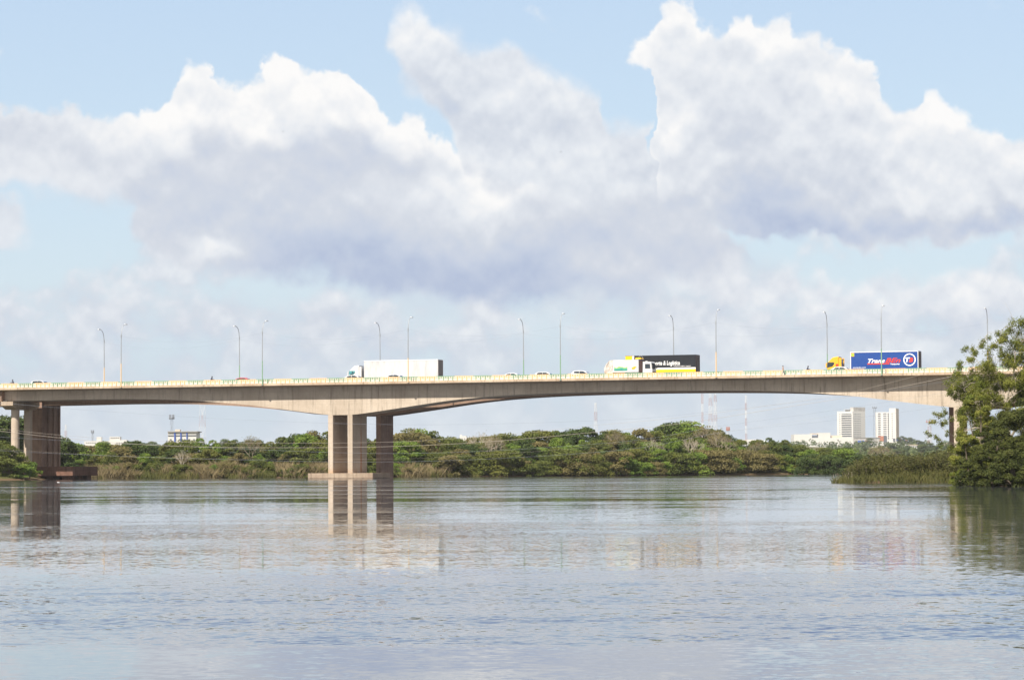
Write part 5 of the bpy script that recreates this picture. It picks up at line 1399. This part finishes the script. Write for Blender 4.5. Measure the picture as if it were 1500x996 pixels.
# low mall
def wall_block(parent, px0, px1, y0, y1, name, mat, d=40, dy=0, Yb=BY):
    a = at(px0, y0, Yb + dy); b = at(px1, y1, Yb + dy); lo = parent.location
    return MB().box(a.x - lo.x, b.x - lo.x, dy, dy + d, at((px0 + px1) / 2, y1, Yb + dy).z, at((px0 + px1) / 2, y0, Yb + dy).z).build(name, M[mat], parent)
ml = empty('shopping_mall', (at(1200, 660, BY - 60).x, BY - 60, 0), 0, 'long low white shopping mall in front of the two towers', 'building')
Yb = BY - 60
for a in ((1163.5, 1251, 641, 662, 'long_wall', 'bwhite', 45, 0), (1163.6, 1190, 636, 641.1, 'upper_wall', 'bwhite', 40, .3), (1199, 1217, 633.8, 641.1, 'plant_room', 'bwhite', 20, .4), (1190.1, 1198.9, 638, 641.1, 'dark_opening', 'bglass', 15, 1.5),
          (1188, 1200, 634.5, 636.2, 'roof_edge', 'bbeige', 10, 3), (1251.1, 1289, 641.5, 662, 'entrance_wall', 'soot', 40, 1), (1250, 1290, 640.6, 641.4, 'roof_edge', 'bgrey', 40, .2), (1257, 1266.5, 645, 649.8, 'window', 'bblue', 2, .2),
          (1218, 1234, 637.5, 641, 'roof_unit', 'bbeige', 10, 8), (1164, 1251, 657.5, 662.5, 'lower_terrace', 'bbeige', 12, -8), (1289.1, 1340, 646.5, 662, 'lower_wing', 'bwhite', 30, 2), (1288, 1295, 638.5, 646, 'red_corner', 'brick', 10, 1.2),
          (1295.1, 1300, 639, 648, 'dark_gate', 'bglass', 10, 1)):
    wall_block(ml, a[0], a[1], a[2], a[3], a[4], a[5], a[6], a[7], Yb)
for k, (x0, mt_) in enumerate(((1309, 'bglass'), (1314, 'bblue'), (1318.5, 'brick'), (1323, 'bblue'), (1327, 'ored'), (1332, 'bglass'))): wall_block(ml, x0, x0 + 3, 642, 646.3, 'coloured_panel', mt_, 4, 1 + .1 * k, Yb)
put(text_mesh('centro norte', 6.0 * U / .91 * .42, M['brick'], bold=.05), 'sign_lettering', ml, (at(1272, 647.5, Yb).x - ml.location.x, .9, zpix(1272, 647.6, Yb)), (PI / 2, 0, 0))
MB().cyl((at(1270, 646, Yb).x - ml.location.x, .8, zpix(1270, 646.2, Yb)), (0, 1, 0), 1.7, .3, 16).build('round_emblem', M['brick'], ml)
def simple_block(name, label, spec, Y, px):
    r_ = empty(name, (at(px, 660, Y).x, Y, 0), 0, label, 'building')
    for a in spec: wall_block(r_, a[0], a[1], a[2], a[3], a[4], a[5], a[6], a[7], Y)
    return r_
wins = lambda x0, x1, n, y, h, w: [(x0 + (x1 - x0) * (k + .5) / n - w / 2, x0 + (x1 - x0) * (k + .5) / n + w / 2, y, y + h, 'window', 'bglass', 1, -.2) for k in range(n)]
sp_ = [(246.5, 288, 633, 662, 'main_block', 'bwhite', 18, 0), (245.8, 290, 631.6, 632.9, 'roof_slab', 'bgrey', 20, -.8), (246.6, 288, 637.2, 638.8, 'window_band', 'bglass', 1, -.2), (257, 264, 629, 631.5, 'water_tank', 'bbeige', 5, 4),
       (255.5, 257.5, 633.5, 650, 'blue_pilaster', 'bblue', 1, -.5), (264.5, 266.3, 633.5, 650, 'blue_pilaster', 'bblue', 1, -.5), (273.5, 275, 633.5, 650, 'blue_pilaster', 'bblue', 1, -.5)] + wins(247, 288, 6, 643, 1.6, 2.6) + wins(247, 288, 6, 649, 1.6, 2.6)
simple_block('apartment_block', 'white apartment block with blue pilasters and grey roof on the left skyline', sp_, 1500, 267)
sp_ = [(124, 186, 646, 662, 'main_block', 'bwhite', 14, 0), (142, 149, 640, 646, 'stair_tower', 'bwhite', 6, .5), (161, 176, 639.5, 660, 'wing', 'bwhite', 10, -2), (168, 186, 644.5, 662, 'wing', 'bwhite', 10, -3)] + \
      [(q_[0], q_[1], q_[2], q_[3], 'window', 'bglass', 1, -.3 if q_[0] < 160 else -3.3) for q_ in wins(126, 141, 5, 648, 1.2, 1.4) + wins(170, 184, 4, 648, 1.3, 1.8) + wins(170, 184, 4, 652, 1.3, 1.8)] + \
      [(q_[0], q_[1], 640.6, 641.8, 'window', 'bglass', 1, -2.3) for q_ in wins(162, 175, 5, 640, 1, 1.4)]
simple_block('white_building_cluster', 'low white building with small towers on the far-left skyline', sp_, 2400, 150)
simple_block('white_house', 'tiny white roof peeping over the trees right of the central pier', [(674, 684, 638.5, 646, 'wall', 'bwhite', 10, 0), (684.1, 692, 640.5, 646, 'wing', 'bwhite', 8, 1), (674, 677, 636.8, 638.6, 'chimney', 'bwhite', 2, 1)] + wins(675, 691, 4, 642, 1.2, 1.2), 1500, 682)
simple_block('low_warehouse', 'low white warehouse roof seen left of the mall beyond the trees', [(1083, 1118, 643.6, 652, 'wall', 'bwhite', 20, 0), (1104, 1124, 645.2, 652, 'green_roof_wing', 'panelgreen', 14, -2)] + wins(1085, 1103, 5, 646.5, 1.2, 1.6), 2600, 1100)
simple_block('small_white_house', 'small white house among trees right of the towers', [(1334, 1344, 652, 658, 'wall', 'bwhite', 8, 0), (1333, 1345, 651, 651.9, 'roof', 'bbeige', 9, -.5)] + wins(1334, 1344, 3, 653.5, 1.4, 1.4), 2300, 1339)

# masts
def mast(px, ytop, ybot, Y, w0, w1, label, kind='guyed', cols=('ored', 'owhite'), head=False):
    a = at(px, ytop, Y); b = at(px, ybot, Y); base = gz(a.x, Y); H = a.z - base
    r_ = empty('radio_mast', (a.x, Y, base), .3, label, 'mast', 'radio masts on the skyline')
    nb = max(6, int(H / max(w0, w1) / 1.3)); nb = min(nb, 40)
    seg = 8; legs = 4 if kind != 'guyed' else 3
    for s_ in range(seg):
        mb = MB(); k0 = int(nb * s_ / seg); k1 = int(nb * (s_ + 1) / seg)
        for k in range(k0, k1):
            za, zb = H * k / nb, H * (k + 1) / nb; wa = w0 + (w1 - w0) * k / nb; wb = w0 + (w1 - w0) * (k + 1) / nb
            for j in range(legs):
                t0_, t1_ = 2 * PI * j / legs, 2 * PI * (j + 1) / legs
                p00 = Vector((wa / 2 * math.cos(t0_), wa / 2 * math.sin(t0_), za)); p10 = Vector((wb / 2 * math.cos(t0_), wb / 2 * math.sin(t0_), zb)); p01 = Vector((wa / 2 * math.cos(t1_), wa / 2 * math.sin(t1_), za)); p11 = Vector((wb / 2 * math.cos(t1_), wb / 2 * math.sin(t1_), zb))
                rr = Y / F * .125
                mb.tube([p00, p10], rr, 4); mb.tube([p00, p11] if (k + j) % 2 else [p01, p10], rr * .6, 3); mb.tube([p10, p11], rr * .6, 3)
        mb.build('mast_section', M[cols[s_ % 2]], r_, recalc=False)
    if head:
        mb = MB(); mb.cyl((0, 0, H), (0, 0, 1), w0 * .5 + .6, .5, 12)
        for j in range(6): t_ = 2 * PI * j / 6; mb.box(*sorted((math.cos(t_) * (w0 * .4 + .5) - .2, math.cos(t_) * (w0 * .4 + .5) + .2)), *sorted((math.sin(t_) * (w0 * .4 + .5) - .2, math.sin(t_) * (w0 * .4 + .5) + .2)), H - .8, H + 1.8)
        mb.build('antenna_platform', M[cols[0]], r_)
    return r_
mast(1029, 560, 640, 1700, 1.2, 1.2, 'thin red and white mast left of the wide pair, passing behind the arch')
mast(1041, 560, 645, 1700, 3.4, 1.6, 'left mast of the close pair below the black trailer', 'lattice')
mast(1048, 560, 645, 1750, 3.0, 1.4, 'right mast of the close pair below the black trailer', 'lattice')
mast(1093, 579, 650, 1900, 1.3, 1.3, 'single thin red and white mast midway between the pair and the mall')
mast(1067, 629, 650, 1900, 1.4, 1.4, 'short red and white mast just right of the close pair', head=True)
mast(873, 590, 650, 2000, 4.2, 1.5, 'red and white lattice mast below the garbage lorry', 'lattice')
mast(297, 560, 650, 1900, 5.2, 3.0, 'red and white lattice mast right of the blue and white block', 'lattice')
mast(97, 622, 655, 2000, 3.4, 1.2, 'slender red and white mast just right of the brown wall pier', 'lattice')
mast(252, 612, 640, 1600, 2.0, 1.6, 'grey mast with antenna head behind the blue and white block', 'lattice', ('mastgrey', 'mastgrey'), True)
mast(136, 633, 655, 2500, 1.6, 1.6, 'short grey mast with antenna head above the far-left white building', 'lattice', ('mastgrey', 'mastgrey'), True)
mast(1281.5, 597, 650, 3600, 5.0, 3.4, 'dark lattice mast standing between the two white towers', 'lattice', ('mastgrey', 'mastgrey'), True)
mast(1362, 618, 655, 2600, 5.5, 3.0, 'red mast with antenna head right of the towers, near the right pier', 'lattice', ('ored', 'owhite'), True)
# small things afloat
def bird(px, py, Y, label):
    q = at(px, py, Y); r_ = empty('bird', q, .6, label, 'bird'); 
    skinned('body', [((0, 0, 0), .07), ((.16, 0, .02), .05), ((.26, 0, .05), .035), ((-.18, 0, 0), .04), ((-.34, 0, -.01), .02), ((.02, .3, .10), .03), ((-.05, .75, .02), .012), ((.02, -.3, .10), .03), ((-.05, -.75, .02), .012)],
            [(0, 1), (1, 2), (0, 3), (3, 4), (0, 5), (5, 6), (0, 7), (7, 8)], M['black'], r_)
    r_.scale = (.4, .4, .4); return r_
bird(415, 193, 420, 'tiny dark bird flying in the left cloud')
bird(822, 223, 420, 'tiny dark bird flying in the middle cloud')
for px, py, lab, mt_ in ((86, 707, 'small white float near the left pile cap', 'white'), (121, 708.5, 'small dark piece of driftwood on the water, nearer the left pier', 'bark'), (152, 709, 'small dark piece of driftwood on the water, farther right of the left pier', 'bark')):
    d = ray(px, py); s_ = -CAMH / d.z; x, y = d.x * s_, d.y * s_
    tag(MB().tube([(x - .22, y, .02), (x - .05, y + .05, .08), (x + .22, y, .03)], [.03, .07, .03], 8).build('float' if mt_ == 'white' else 'driftwood', M[mt_]), lab, 'float' if mt_ == 'white' else 'driftwood')
# pristine copies that only served as patterns
for p_ in protos + shrubs + twiggy:
    for c_ in kids(p_[0]): bpy.data.objects.remove(c_)
    bpy.data.objects.remove(p_[0])

# the air: a faint even haze over the whole scene
hz = MB().box(-9500, 9500, -1000, 13500, -6, 120)
m = bpy.data.materials.new('haze'); m.use_nodes = True; nt = m.node_tree; nt.nodes.clear()
o_ = nt.nodes.new('ShaderNodeOutputMaterial'); pv = nt.nodes.new('ShaderNodeVolumePrincipled')
pv.inputs['Density'].default_value = 0.00004; pv.inputs['Color'].default_value = (.90, .94, 1, 1); nt.links.new(pv.outputs[0], o_.inputs['Volume'])
ho = hz.build('haze', m); tag(ho, 'thin pale haze softening the distant hillside and towers', 'haze', kind='stuff')
